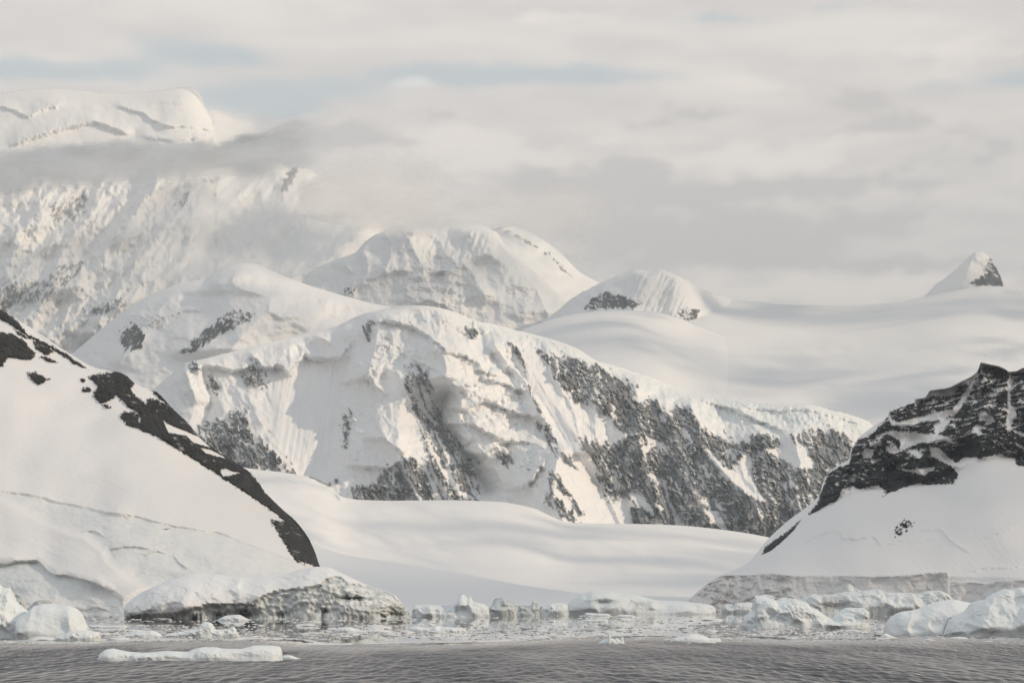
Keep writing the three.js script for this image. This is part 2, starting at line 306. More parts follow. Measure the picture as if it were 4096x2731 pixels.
  const rocks = [
    [poly(pairs([2158, 1412, 2286, 1433, 2388, 1463, 2434, 1479, 2459, 1519, 2546, 1555, 2556, 1610, 2600, 1590, 2640, 1612, 2670, 1650, 2700, 1640, 2741, 1628, 2782, 1668, 2807, 1704, 2868, 1719, 2930, 1765, 2986, 1775, 3016, 1740, 3057, 1735, 3129, 1765, 3170, 1745, 3225, 1719, 3302, 1724, 3363, 1732, 3430, 1760, 3700, 1820, 3700, 2330, 2600, 2330, 2536, 2100, 2510, 1979, 2459, 1989, 2423, 1963, 2413, 1938, 2393, 1887, 2367, 1815, 2332, 1785, 2316, 1754, 2357, 1759, 2408, 1780, 2469, 1780, 2495, 1754, 2469, 1723, 2439, 1678, 2388, 1611, 2306, 1601, 2286, 1586, 2219, 1504])), 16, 0.95, 0.75],
    [poly(pairs([2020, 1361, 2056, 1366, 2087, 1407, 2107, 1463, 2077, 1445, 2046, 1407])), 14, 0.9, 0.35],
    [poly(pairs([1640, 1445, 1680, 1450, 1712, 1506, 1747, 1608, 1767, 1690, 1808, 1720, 1859, 1802, 1890, 1863, 1935, 2040, 1790, 2040, 1720, 1830, 1690, 1730, 1640, 1600, 1612, 1510, 1625, 1490])), 18, 1.15, 0.05],
    [poly(pairs([1415, 1950, 1500, 1930, 1573, 1850, 1599, 1835, 1660, 1832, 1700, 1850, 1730, 1900, 1800, 2040, 1400, 2040])), 16, 1.0, 0.5],
    [poly(pairs([804, 1690, 886, 1680, 927, 1649, 983, 1639, 998, 1710, 1018, 1751, 1049, 1736, 1069, 1812, 1110, 1812, 1141, 1848, 1190, 1910, 993, 1930, 886, 1840, 780, 1760])), 18, 1.2, 0.35],
    [poly(pairs([952, 1486, 1020, 1450, 1070, 1480, 1068, 1550, 1000, 1545, 955, 1520])), 22, 1.1, -0.25],
    [poly(pairs([814, 1540, 850, 1500, 880, 1530, 870, 1570, 830, 1575])), 16, 1.0, 0.2],
    [poly(pairs([745, 1455, 785, 1445, 790, 1470, 760, 1482])), 10, 1.1, -0.1],
    [poly(pairs([2158, 1698, 2204, 1708, 2240, 1790, 2306, 1866, 2330, 1895, 2245, 1830, 2204, 1800])), 12, 0.6, 0.7],
    [poly(pairs([2095, 1485, 2110, 1520, 2150, 1610, 2172, 1650, 2160, 1655, 2125, 1580])), 8, 0.7, 0.35],
    [poly(pairs([2214, 1885, 2240, 1910, 2290, 1985, 2340, 2060, 2330, 2064, 2270, 1990, 2222, 1925])), 7, 0.8, 0.3],
    [poly(pairs([2215, 1990, 2250, 2000, 2290, 2050, 2330, 2090, 2240, 2070, 2205, 2030])), 12, 1.0, 0.25],
    [poly(pairs([1854, 1307, 1905, 1320, 1900, 1345, 1875, 1355])), 9, 0.7, 0.5],
    [poly(pairs([1987, 1802, 2048, 1800, 2053, 1850, 2010, 1862])), 16, 0.9, 0.0],
    [poly(pairs([1458, 1285, 1497, 1290, 1480, 1330, 1475, 1420, 1462, 1350])), 12, 1.1, -0.05],
    [poly(pairs([1385, 1630, 1415, 1640, 1400, 1740, 1375, 1800, 1365, 1700])), 20, 1.2, -0.35],
    [poly(pairs([2196, 1870, 2216, 1890, 2210, 2020, 2170, 2060, 2190, 1960])), 10, 0.8, 0.15],
    [poly(pairs([1310, 1940, 1350, 1905, 1350, 1930, 1330, 1955])), 8, 0.8, 0.2],
    [poly(pairs([2305, 1755, 2340, 1750, 2400, 1790, 2420, 1850, 2400, 1860, 2350, 1800])), 14, 0.9, 0.3],
  ];
  const bare = [   // snow left lying on the rock
    poly(pairs([3123, 1740, 3154, 1745, 3190, 1786, 3231, 1791, 3236, 1816, 3261, 1852, 3251, 1872, 3210, 1870, 3164, 1857, 3139, 1827, 3123, 1786])),
    poly(pairs([2976, 1806, 3006, 1827, 3001, 1883, 3027, 1959, 3083, 2010, 3032, 1995, 2981, 1969, 2924, 1923, 2894, 1867, 2930, 1878, 2960, 1847])),
    poly(pairs([2802, 1745, 2822, 1786, 2863, 1832, 2914, 1888, 2924, 1929, 2884, 1878, 2828, 1791])),
    poly(zoomed(2000, 1300, 1.96, [1200, 870, 1260, 920, 1340, 1030, 1270, 960, 1210, 910])),
    poly(zoomed(2000, 1300, 1.96, [1160, 1130, 1230, 1190, 1300, 1230, 1330, 1370, 1450, 1590, 1400, 1590, 1320, 1400, 1280, 1250, 1200, 1200])),
    poly(zoomed(2000, 1300, 1.96, [1530, 660, 1600, 700, 1640, 760, 1590, 760, 1555, 740])),
    poly(zoomed(2000, 1300, 1.96, [1600, 920, 1680, 1020, 1764, 1130, 1764, 1180, 1690, 1090, 1620, 980])),
    poly(zoomed(2000, 1300, 1.96, [1400, 800, 1470, 830, 1510, 920, 1460, 880])),
    poly(zoomed(2000, 1300, 1.96, [1250, 680, 1290, 690, 1310, 750, 1265, 750])),
    poly(zoomed(2700, 1500, 1.96, [210, 380, 330, 410, 480, 530, 420, 520, 260, 430])),
    poly(zoomed(2700, 1500, 1.96, [230, 1060, 330, 1070, 410, 1220, 380, 1220, 300, 1140])),
    poly(zoomed(2700, 1500, 1.96, [730, 790, 870, 840, 880, 960, 860, 880, 800, 830])),
    poly(zoomed(2700, 1500, 1.96, [880, 770, 920, 830, 980, 890, 910, 870])),
    poly(zoomed(2700, 1500, 1.96, [690, 580, 830, 560, 890, 680, 800, 640, 760, 610])),
    poly(zoomed(2000, 1300, 1.96, [1000, 1310, 1100, 1340, 1200, 1450, 1200, 1490, 1090, 1400])),
    poly(zoomed(2000, 1300, 1.96, [860, 1200, 900, 1190, 980, 1290, 930, 1280])),
    poly(zoomed(2000, 1300, 1.96, [460, 460, 540, 600, 570, 690, 520, 610])),
    poly(zoomed(2000, 1300, 1.96, [830, 700, 930, 830, 1030, 890, 930, 850])),
    poly(zoomed(2000, 1300, 1.96, [1440, 1060, 1500, 1240, 1560, 1340, 1500, 1270, 1450, 1140])),
    poly(zoomed(2700, 1500, 1.96, [640, 980, 700, 1150, 720, 1260, 690, 1150])),
    poly(zoomed(1400, 1200, 1.96, [600, 1080, 660, 1180, 760, 1330, 860, 1470, 960, 1560, 860, 1530, 740, 1350, 640, 1200])),
    poly(zoomed(1400, 1200, 1.96, [470, 640, 540, 740, 620, 900, 590, 900, 500, 740])),
    poly(zoomed(1400, 1200, 1.96, [560, 1240, 640, 1400, 740, 1600, 700, 1600, 620, 1440])),
    poly(zoomed(1400, 1200, 1.96, [380, 1280, 480, 1420, 590, 1600, 560, 1600, 440, 1400])),
  ];
  const fan = poly(pairs([2300, 1600, 2388, 1612, 2440, 1680, 2495, 1754, 2440, 1790, 2316, 1754, 2300, 1680]));
  const wall = poly(pairs([1080, 1440, 1240, 1440, 1400, 1380, 1370, 1520, 1345, 1700, 1300, 1870, 1240, 1930, 1140, 1850, 1080, 1740, 1070, 1550]));
  const couloir = poly(pairs([2140, 1440, 2230, 1560, 2300, 1720, 2420, 1960, 2520, 2000, 2560, 2110, 2300, 2110, 2230, 1890, 2330, 1890, 2220, 1730, 2110, 1500]));
  const icefall = poly(pairs([1480, 1250, 1700, 1250, 2000, 1300, 2100, 1480, 2240, 1790, 2215, 2000, 1900, 2020, 1760, 1700, 1770, 1560, 1600, 1520, 1450, 1580, 1440, 1840, 1560, 1840, 1400, 1930, 1290, 1930, 1380, 1600, 1440, 1480]), { pad: 90 });
  const crown = line(pairs([600, 90, 1100, 70, 1400, 60, 1800, 60, 2200, 62, 2450, 45, 2600, 90, 2800, 120, 3000, 170, 3300, 110, 3500, 80]));
  const below = (x, y) => y - ridgeL(x);
  const rockAt = (x, y) => {
    const lean = x < 1500 ? 0.05 : 0.5, along = (y + lean * x) / Math.hypot(1, lean), across = (x - lean * y) / Math.hypot(1, lean), jag = ridged(across / 13, along / 70, 3, 61, 0.6) - 0.55;
    const wx = x + 6 * fbm(x / 60, y / 70, 2, 63) + 10 * jag, wy = y + 16 * jag + 6 * fbm(x / 60, y / 60, 2, 67);
    const slant = x - 0.42 * y, streak = fbm(slant / 13, y / 90, 3, 71), speck = fbm(x / 16, y / 13, 4, 75), big = fbm(x / 90, y / 90, 2, 79), fleck = fbm(x / 11 + 0.3 * y / 11, y / 5.5, 3, 77);
    let s = -1;
    for (const [p, soft, na, bias] of rocks) { const d = p(wx, wy); if (d > -40) s = Math.max(s, clamp(d / soft, -1.6, 0.6) + bias * 0.55 - 0.3 + na * (0.22 * speck + 0.7 * streak + 1.25 * (ridged(across / 30, along / 190, 3, 81, 0.55) - 0.6) + 0.8 * big + 0.1 * fleck)); }
    const grain = (a, b) => ridged((a - 0.3 * b) / 80, b / 150, 3, 153) + 0.5 * ridged((a - 0.35 * b) / 26, b / 34, 2, 151);
    if (s > -0.9) s -= 1.7 * (grain(x, y) - grain(x + 8, y - 5));
    if (s > 0) {   // thin snow caught in the joints of the rock
      const w1 = x + 14 * n2(x / 30, y / 30, 83), k1 = Math.abs(n2((w1 - 0.55 * y) / 40, y / 210, 85)), k2 = Math.abs(n2((w1 + 0.35 * y) / 120, (y - 0.3 * x) / 26, 87)), k3 = Math.abs(n2((w1 - 0.8 * y) / 16, y / 110, 89));
      s -= 1.2 * smooth(0.1, 0.02, k1 + 0.1 * speck) + 0.9 * smooth(0.09, 0.02, k3 + 0.16 * speck - 0.1 * big);
    }
    for (const p of bare) { const d = p(wx, wy); if (d > -24) s = Math.min(s, -(d + 2 + 7 * speck) / 9); }
    return s;
  };
  landform({
    name: 'mountain', label: 'broad rugged mountain face of hanging ice, fluted snow and grey rock in the middle', category: 'mountain', dx: 3.1, nv: 240, x0: 520, x1: 3680, rocks: 40, depth: 1400,
    crest: ridgeL, ridge: (x) => ridgeL(x) + (x > 2480 ? 5 : 1.6) * fbm(x / 18, 1.3, 3, 90) + (x < 900 ? 3 * fbm(x / 26, 4, 2, 91) : 0),
    base: () => 2230, far: (x) => 8300 + 120 * n2(x / 500, 3, 92), near: () => 7560, fall: (v) => 0.55 * v + 0.45 * (1 - (1 - v) * (1 - v)),
    rock: rockAt,
    relief: (x, y, v, rock) => {
      const b = below(x, y), q = smooth(0, 40, b), ic = smooth(-30, 60, icefall(x + 30 * n2(x / 60, y / 60, 5), y)), w = smooth(-20, 40, wall(x, y)), f = smooth(-10, 10, fan(x, y)), co = smooth(-15, 20, couloir(x, y));
      const slant = x - 0.45 * y;
      let r = q * (1.5 * R(x + 7 * fbm(x / 40, y / 40, 3, 101), y) + 1.8 * S(x + 10 * fbm(x / 30, y / 30, 2, 103), y + 6 * fbm(x / 22, y / 22, 3, 104)));
      r += q * (1 - 0.75 * w - 0.6 * co) * 46 * (ridged(slant / 190, y / 300, 4, 110) - 0.5);
      r += q * (1 - 0.8 * w) * (1 - 0.85 * co) * 9 * fbm(x / 60, y / 50, 4, 115, 0.55);
      r += ic * smooth(-0.35, 0.25, fbm(x / 130, y / 110, 2, 119)) * 46 * (ridged(x / 84 + 0.4 * n2(x / 50, y / 50, 3), y / 60, 4, 120, 0.52) - 0.5);
      r += q * (1 - w) * (1 - 0.8 * co) * (0.35 + ic) * 7 * (ridged(x / 30 + 0.5 * n2(x / 40, y / 40, 9), y / 23, 3, 127, 0.6) - 0.5) * smooth(-0.2, 0.5, fbm(x / 150, y / 120, 2, 128));
      r += w * (5.5 * ridged((x + 0.16 * y) / 17, y / 700, 2, 131) + 10 * n2(x / 90, y / 260, 133)) + f * 7 * ridged((x - 0.06 * y) / 15, y / 400, 2, 135);
      r += co * 5 * ridged((x - 0.55 * y) / 22, y / 300, 2, 137);
      const cr = crown(x), band = smooth(4, 16, b) * smooth(cr, cr * 0.6, b) * (x > 1700 ? 1 : 0.35);
      r += band * (x > 2450 ? 17 : 9) * (0.55 * ridged(x / 24, y / 52, 4, 141, 0.6) + 0.7 * fbm(x / 60 + 0.4 * n2(x / 30, y / 30, 6), y / 34, 3, 143) - 0.2);
      if (rock > 0) r += Math.min(1, rock * 2) * (5.5 * ridged((x - 0.35 * y) / 30, y / 50, 4, 151, 0.55) + 34 * ridged((x - 0.3 * y) / 80, y / 150, 3, 153) + 1.5 * ridged(x / 10, y / 46, 2, 155));
      return r;
    },
    rockColour: (x, y) => { const k = smooth(-0.1, 0.6, fbm(x / 120, y / 150, 3, 162)); return dusted(rockTone(x, y, 0.185, 160, [0.93 + 0.14 * k, 1, 1.05 - 0.07 * k]), x, y, 165, -0.04); },
    snowColour: (x, y, v, rock) => {
      const b = below(x, y), cr = crown(x), blue = smooth(2, 12, b) * smooth(cr, cr * 0.55, b) * smooth(1700, 2000, x) * (0.5 + 0.5 * smooth(-0.3, 0.4, fbm(x / 40, y / 30, 3, 170)));
      const ic = smooth(-10, 40, icefall(x, y)) * smooth(0.1, 0.6, fbm(x / 60, y / 50, 4, 174)) * 0.75;
      let c = mix3(SNOW, ICE, clamp(0.8 * Math.max(0.75 * blue, ic)));
      if (rock > -0.35) c = mix3(c, [0.5, 0.48, 0.47], smooth(-0.35, 0, rock) * 0.45);
      return c;
    },
  });
}

// ---------------------------------------------------------------- far mountains and glaciers
{ // the great snow mountain at the left whose summit stands above the cloud band
  const V = 1 / 0.5742;
  const r = line(pairs([-500, 430, -200, 385, 0, 369, 104, 357, 192, 352, 313, 362, 435, 372, 557, 369, 662, 357, 731, 349, 776, 357, 797, 378, 820, 425, 845, 470, 857, 510, 866, 560, 930, 600, 1045, 620, 1120, 650, 1152, 675, 1172, 666, 1219, 669, 1260, 690, 1320, 730, 1393, 766, 1480, 860, 1560, 930, 1700, 1010, 1850, 1100]));
  const R = ribs([
    [120, 100, 240, pairs([860, 560, 800, 700, 700, 860, 560, 1020, 480, 1150, 380, 1330])],
    [90, 60, 160, pairs([430, 740, 400, 800, 330, 900, 260, 1000, 200, 1150])],
    [110, 120, 200, pairs([1172, 668, 1120, 800, 1000, 950, 850, 1080, 700, 1230, 560, 1360])],
    [80, 80, 140, pairs([1500, 880, 1400, 960, 1280, 1060, 1160, 1120])],
    [60, 60, 100, pairs([200, 760, 130, 860, 60, 960, 20, 1100])],
    [70, 90, 120, pairs([640, 700, 590, 800, 500, 900, 400, 1020])],
  ]);
  const S = steps([
    [46, 24, 12, zoomed(0, 0, 1.1484, [-60, 480, 40, 495, 130, 530, 190, 500, 270, 480])],
    [70, 28, 16, zoomed(0, 0, 1.1484, [420, 545, 500, 580, 580, 605])],
    [44, 20, 10, zoomed(0, 0, 1.1484, [540, 485, 640, 515, 700, 550, 780, 580])],
    [44, 20, 11, zoomed(0, 0, 1.1484, [750, 580, 850, 575, 970, 590])],
    [75, 34, 15, zoomed(0, 0, 1.1484, [60, 660, 200, 610, 320, 575, 420, 560])],
    [40, 22, 12, zoomed(0, 0, 1.1484, [660, 625, 800, 640, 920, 630, 1010, 640])],
    [14, 16, 8, zoomed(0, 0, 1.1484, [690, 470, 770, 465, 850, 475])],
    [14, 16, 8, zoomed(0, 0, 1.1484, [0, 455, 80, 452, 190, 445])],
  ]);
  const rocks = [
    [poly(pairs([195, 830, 270, 815, 345, 765, 330, 850, 280, 880, 215, 880])), 22, 0.15], [poly(pairs([700, 820, 750, 760, 762, 790, 720, 830])), 14, 0.2], [poly(pairs([805, 720, 870, 712, 868, 735, 815, 728])), 12, 0.1],
    [poly(pairs([1128, 755, 1150, 700, 1182, 668, 1186, 690, 1160, 730, 1138, 762])), 9, 0.7], [poly(pairs([0, 1160, 60, 1130, 70, 1190, 20, 1240, 0, 1240])), 20, 0.3], [poly(pairs([60, 1150, 160, 1130, 240, 1080, 330, 1050, 300, 1110, 180, 1200, 80, 1230])), 30, -0.1],
    [poly(pairs([330, 1240, 480, 1200, 520, 1215, 400, 1260])), 16, 0.1], [poly(pairs([230, 1070, 320, 1050, 320, 1075, 250, 1090])), 12, 0.1],
  ];
  landform({
    name: 'mountain', label: 'huge pale snow mountain at the left, its rounded summit rising above a band of cloud', category: 'mountain', dx: 3.6, nv: 210, x0: -420, x1: 1800, rocks: 10, depth: 2500, crest: r, ridge: (x) => r(x) + 2 * fbm(x / 22, 1, 3, 205) + (x > 790 && x < 870 ? 7 * n2(x / 9, 3, 3) : 0), base: () => 1700,
    far: (x) => 16400, near: () => 14600, fall: (v, x) => 0.4 * v + 0.6 * (1 - (1 - v) ** 1.8),
    rock: (x, y) => { let s = -1; const wx = x + 10 * fbm(x / 30, y / 30, 3, 221), wy = y + 8 * fbm(x / 30, y / 30, 3, 222), sp = fbm((x + 0.6 * y) / 14, y / 22, 4, 223); for (const [p, soft, b] of rocks) { const d = p(wx, wy); if (d > -30) s = Math.max(s, clamp(d / soft, -1.3, 0.3) + b - 0.25 + 1.5 * sp); } return s; },
    relief: (x, y, v) => {
      const q = smooth(0, 60, y - r(x)), top = smooth(560, 700, y), sl = x + 0.75 * y;
      return q * (1.35 * R(x + 20 * fbm(x / 60, y / 60, 3, 230), y) + 0.8 * S(x, y + 8 * fbm(x / 40, y / 60, 5, 231, 0.65)) + 14 * fbm(x / 120, y / 90, 3, 232)
        + top * (230 * (ridged(sl / 300, y / 460, 3, 240) - 0.5) + 62 * (ridged(sl / 130 + 0.5 * n2(x / 90, y / 90, 3), y / 150, 3, 244, 0.5) - 0.5) + smooth(900, 500, x + 0.3 * y - 200) * (38 * (ridged(x / 52, y / 44, 3, 247, 0.55) - 0.4) + 9 * (ridged(x / 24, y / 20, 3, 249, 0.6) - 0.5))) * lerp(1, 0.5, smooth(500, 1000, x)));
    },
    rockColour: (x, y) => dusted(rockTone(x, y, 0.26, 250, [1, 0.98, 1]), x, y, 2250),
    snowColour: (x, y, v, rock) => mix3(SNOW, ICE, clamp(0.6 * smooth(0.15, 0.7, fbm(x / 40, y / 40, 4, 255)) * smooth(650, 800, y))),
  });
}
{ // a spur of dark rock running down through the cloud behind the pyramid
  const r = line(pairs([1700, 1010, 1900, 940, 2040, 905, 2150, 945, 2240, 1010, 2330, 1095, 2450, 1150, 2600, 1200, 2900, 1260, 3500, 1330]));
  const spur = line(pairs([940, 2060, 990, 2150, 1020, 2200, 1055, 2236, 1085, 2262, 1115, 2305]));
  landform({
    name: 'mountain', label: 'faint snow slope with a thin dark rock spur half lost in cloud behind the pyramid peak', category: 'mountain', dx: 6, nv: 60, x0: 1700, x1: 3500, rocks: 4, depth: 900, ridge: r, base: () => 1320, far: () => 17600, near: () => 16200,
    rock: (x, y) => { const d = Math.abs(x - spur(y) + 8 * fbm(x / 20, y / 20, 3, 301)); return y < 925 || y > 1122 ? -1 : 0.3 - d / (13 + 12 * fbm(y / 40, 1, 2, 303)) + 1.7 * fbm(x / 16, y / 14, 3, 302); },
    relief: (x, y) => 30 * fbm(x / 160, y / 60, 3, 305) + 60 * Math.max(0, 1 - Math.abs(x - spur(y)) / 60), rockColour: (x, y) => dusted(rockTone(x, y, 0.2, 310), x, y, 2310),
  });
}
{ // the snow pyramid in the middle distance
  const r = line(pairs([1120, 1190, 1202, 1132, 1236, 1088, 1324, 1045, 1420, 1010, 1463, 963, 1533, 923, 1602, 890, 1650, 884, 1700, 896, 1742, 921, 1790, 904, 1850, 897, 1916, 899, 1977, 923, 2020, 975, 2090, 1045, 2160, 1106, 2264, 1202, 2310, 1230, 2420, 1290]));
  const R = ribs([
    [200, 210, 120, pairs([1990, 925, 2020, 990, 2060, 1050, 2120, 1120, 2160, 1180, 2190, 1240])],
    [110, 150, 170, pairs([1600, 890, 1660, 1000, 1690, 1080, 1740, 1200])],
    [-70, 100, 90, pairs([1745, 925, 1760, 1000, 1735, 1080, 1720, 1160])],
    [80, 120, 140, pairs([1440, 990, 1470, 1060, 1450, 1140])],
    [40, 30, 70, pairs([1843, 920, 1835, 980, 1800, 1040])], [34, 26, 60, pairs([1935, 940, 1925, 1000, 1905, 1040])],
    [40, 60, 80, pairs([1650, 920, 1700, 970, 1760, 1010])],
    [70, 60, 100, pairs([1533, 923, 1566, 1000, 1540, 1080])], [85, 80, 80, pairs([1700, 900, 1765, 980, 1800, 1060, 1790, 1130])], [60, 40, 70, pairs([1880, 900, 1890, 960, 1850, 1040, 1800, 1100])], [55, 50, 60, pairs([1960, 915, 1960, 990, 1990, 1060])], [75, 100, 90, pairs([1850, 1040, 1900, 1110, 1940, 1180])], [50, 60, 90, pairs([1380, 1050, 1420, 1110, 1410, 1170])],
  ]);
  const S = steps([
    [50, 50, 18, zoomed(1366, 600, 1.722, [640, 830, 780, 820, 880, 760, 990, 715, 1080, 760])], [40, 40, 16, zoomed(1366, 600, 1.722, [240, 880, 330, 830, 450, 830])],
    [40, 40, 18, zoomed(1366, 600, 1.722, [520, 880, 600, 850, 680, 820])], [30, 40, 14, zoomed(1366, 600, 1.722, [920, 930, 980, 1000, 1040, 1000])], [30, 30, 14, zoomed(1366, 600, 1.722, [1180, 940, 1260, 945, 1330, 940])],
    [26, 30, 12, zoomed(1366, 600, 1.722, [440, 560, 540, 575])], [40, 40, 16, zoomed(1366, 600, 1.722, [700, 720, 750, 740, 800, 800])],
  ]);
  landform({
    name: 'mountain', label: 'pyramid shaped snow peak with a bright right edge, its top touching the cloud', category: 'mountain', dx: 3.2, nv: 140, x0: 1120, x1: 2420, rocks: 6, depth: 1300, crest: r, ridge: (x) => r(x) + 5 * fbm(x / 26, 3, 4, 320) * smooth(1400, 1600, x) * smooth(2150, 1950, x), base: () => 1420, far: () => 14500, near: () => 13850, fall: (v) => 0.5 * v + 0.5 * (1 - (1 - v) ** 2),
    rock: (x, y) => { const a = Math.abs(y - (1006 + (1500 - x) * 0.65)); return Math.max(x > 1380 && x < 1470 && y < r(x) + 26 ? 0.1 - (y - r(x)) / 20 + 0.6 * fbm(x / 12, y / 12, 3, 331) - 0.25 : -1, x > 1375 && x < 1420 && y > 1150 && y < 1180 ? 0.6 * fbm(x / 12, y / 12, 3, 333) : -1); },
    relief: (x, y) => { const q = smooth(0, 30, y - r(x)), broken = Math.exp(-(((x - 1760 - 0.1 * (y - 1050)) / 130) ** 2)) * smooth(960, 1060, y), flute = smooth(1560, 1640, x) * smooth(2000, 1900, x) * smooth(1080, 980, y);
      return q * (R(x + 12 * fbm(x / 50, y / 50, 3, 340), y) + S(x, y + 6 * fbm(x / 20, y / 20, 3, 341)) + 40 * fbm(x / 150, y / 110, 3, 342) + broken * 55 * (ridged(x / 64, y / 46, 4, 345, 0.6) - 0.4) + flute * 18 * ridged((x + 0.35 * y) / 26, y / 200, 2, 348) + 9 * fbm(x / 34, y / 26, 4, 349, 0.58)); },
    rockColour: (x, y) => dusted(rockTone(x, y, 0.1, 350), x, y, 2350),
    snowColour: (x, y) => mix3(SNOW, ICE, 0.5 * smooth(0.1, 0.6, fbm(x / 40, y / 40, 3, 355)) * smooth(1000, 1060, y)),
  });
}
{ // the small fluted peak at the head of the plateau glacier
  const r = line(pairs([2140, 1310, 2247, 1228, 2281, 1198, 2351, 1158, 2438, 1115, 2508, 1088, 2543, 1076, 2595, 1083, 2638, 1076, 2691, 1094, 2752, 1123, 2821, 1160, 2891, 1183, 2960, 1199, 3050, 1210, 3150, 1235, 3300, 1250]));
  const R = ribs([[110, 260, 120, pairs([2560, 1080, 2590, 1130, 2540, 1190, 2520, 1260])], [70, 120, 160, pairs([2690, 1092, 2720, 1160, 2740, 1230, 2760, 1290])], [40, 30, 40, pairs([2640, 1078, 2620, 1140, 2600, 1220])]]);
  const rocks = [poly(zoomed(2048, 0, 1.1484, [330, 1415, 380, 1365, 440, 1345, 480, 1360, 540, 1370, 600, 1395, 560, 1412, 500, 1410, 420, 1415])), poly(zoomed(2048, 0, 1.1484, [800, 1420, 860, 1425, 840, 1480, 800, 1470, 770, 1440]))];
  landform({
    name: 'mountain', label: 'small fluted snow peak with a dark rock patch on its left flank above the smooth dome', category: 'mountain', dx: 3.2, nv: 90, x0: 2140, x1: 3200, rocks: 6, depth: 900, crest: r, ridge: (x) => r(x) + 3.5 * fbm(x / 14, 2, 3, 360) * smooth(2950, 2800, x), base: () => 1430, far: (x) => lerp(13650, 14950, smooth(2680, 3060, x)), near: (x) => lerp(13200, 13300, smooth(2680, 3060, x)),
    rock: (x, y) => { let s = -1; const sp = fbm(x / 18, y / 14, 4, 371); for (const p of rocks) { const d = p(x + 8 * sp, y + 5 * fbm(x / 22, y / 22, 2, 372)); if (d > -20) s = Math.max(s, clamp(d / 12, -1.3, 0.6) + 0.15 + 1.3 * sp); } return s; },
    relief: (x, y) => smooth(0, 24, y - r(x)) * (R(x + 8 * fbm(x / 30, y / 30, 3, 380), y) + smooth(2480, 2560, x) * smooth(2820, 2720, x) * 26 * ridged((x + 0.45 * y) / 26, y / 300, 2, 382) + 18 * fbm(x / 70, y / 60, 4, 383)),
    rockColour: (x, y) => dusted(rockTone(x, y, 0.085, 390), x, y, 2390),
  });
}
{ // the wide plateau glacier that fills the right distance
  const r = line(pairs([2600, 1170, 2856, 1184, 2960, 1201, 3030, 1205, 3135, 1217, 3309, 1221, 3483, 1216, 3600, 1206, 3700, 1188, 3800, 1167, 3900, 1150, 4000, 1144, 4096, 1158, 4300, 1168, 4500, 1172]));
  const S = steps([
    [22, 60, 14, zoomed(2732, 1150, 1.4253, [820, 350, 900, 340, 1000, 345, 1100, 340, 1230, 345])], [16, 40, 10, zoomed(2732, 1150, 1.4253, [340, 250, 420, 265, 500, 275])], [16, 50, 10, zoomed(2732, 1150, 1.4253, [420, 320, 560, 325, 640, 350, 720, 360])],
    [14, 40, 10, zoomed(2732, 1150, 1.4253, [940, 385, 1000, 380])], [16, 60, 10, zoomed(2732, 1150, 1.4253, [560, 370, 680, 400, 720, 410])], [16, 30, 10, zoomed(2732, 1150, 1.4253, [1600, 365, 1720, 375, 1800, 390])], [22, 30, 12, zoomed(2732, 1150, 1.4253, [1700, 380, 1830, 395, 1944, 415])],
    [14, 30, 10, zoomed(2732, 1150, 1.4253, [180, 580, 420, 620, 700, 650, 900, 660, 1180, 700])],
  ]);
  const swells = (x, y) => { const sl = y - 0.12 * (x - 3300), a = smooth(1260, 1400, y);
    return smooth(0, 40, y - r(x)) * (1.0 * S(x, y + 3 * fbm(x / 30, y / 20, 2, 402)) + a * 90 * fbm(x / 420, sl / 110, 3, 400) + 10 * a * fbm(x / 180, sl / 40, 2, 404) + 420 * fbm(x / 900, sl / 330, 2, 407) + smooth(3850, 4000, x) * smooth(1330, 1370, y) * smooth(1440, 1400, y) * 26 * ridged(x / 26, y / 14, 3, 409)); };
  landform({
    name: 'glacier', label: 'wide smooth plateau glacier sweeping up to the flat skyline at the right', category: 'glacier', dx: 4.5, nv: 130, x0: 2560, x1: 4460, depth: 900, ridge: (x) => r(x), base: () => 1860, far: (x) => 14600, near: () => 8650, fall: (v) => 1 - (1 - v) ** 1.35, snowName: 'snow_surface',
    relief: swells,
  });
  // snow dome in front of it, running into the plateau at its right
  const joins = (x, y) => smooth(2380, 3040, x + 0.2 * (y - 1300));
  const plateau = (x, y) => 14600 - 5950 * (1 - (1 - clamp((y - r(x)) / (1860 - r(x)))) ** 1.35);
  const d = line(pairs([1960, 1380, 2112, 1310, 2264, 1263, 2351, 1250, 2438, 1243, 2525, 1241, 2612, 1247, 2700, 1268, 2786, 1305, 2900, 1350, 3050, 1420, 3250, 1520, 3500, 1660, 3700, 1760]));
  landform({
    name: 'hill', label: 'smooth rounded snow dome behind the right shoulder of the rugged middle mountain', category: 'hill', dx: 5, nv: 80, x0: 1980, x1: 3080, depth: 500, ridge: d, base: (x) => 1800, far: () => 12600, near: () => 8700, depthAt: (x, y, v) => lerp(12600 - 3900 * (1 - (1 - v) ** 1.6), plateau(x, y) + 24, joins(x, y)), snowName: 'snow_surface',
    relief: (x, y) => lerp(smooth(0, 60, y - d(x)) * (30 * fbm(x / 420, (y - 0.16 * x) / 90, 3, 420) + 160 * fbm(x / 700, y / 260, 2, 422)), swells(x, y), joins(x, y)),
  });
  // the horn at the far right with its rock step
  const n = line(pairs([3600, 1212, 3685, 1192, 3712, 1172, 3740, 1142, 3800, 1098, 3850, 1052, 3885, 1020, 3912, 1006, 3940, 1012, 3962, 1030, 3985, 1062, 4004, 1100, 4022, 1136, 4096, 1162, 4200, 1190, 4350, 1230]));
  const horn = poly(zoomed(2048, 0, 1.1484, [2110, 1300, 2150, 1275, 2185, 1255, 2190, 1190, 2205, 1185, 2225, 1235, 2245, 1270, 2258, 1312, 2200, 1308, 2140, 1312]));
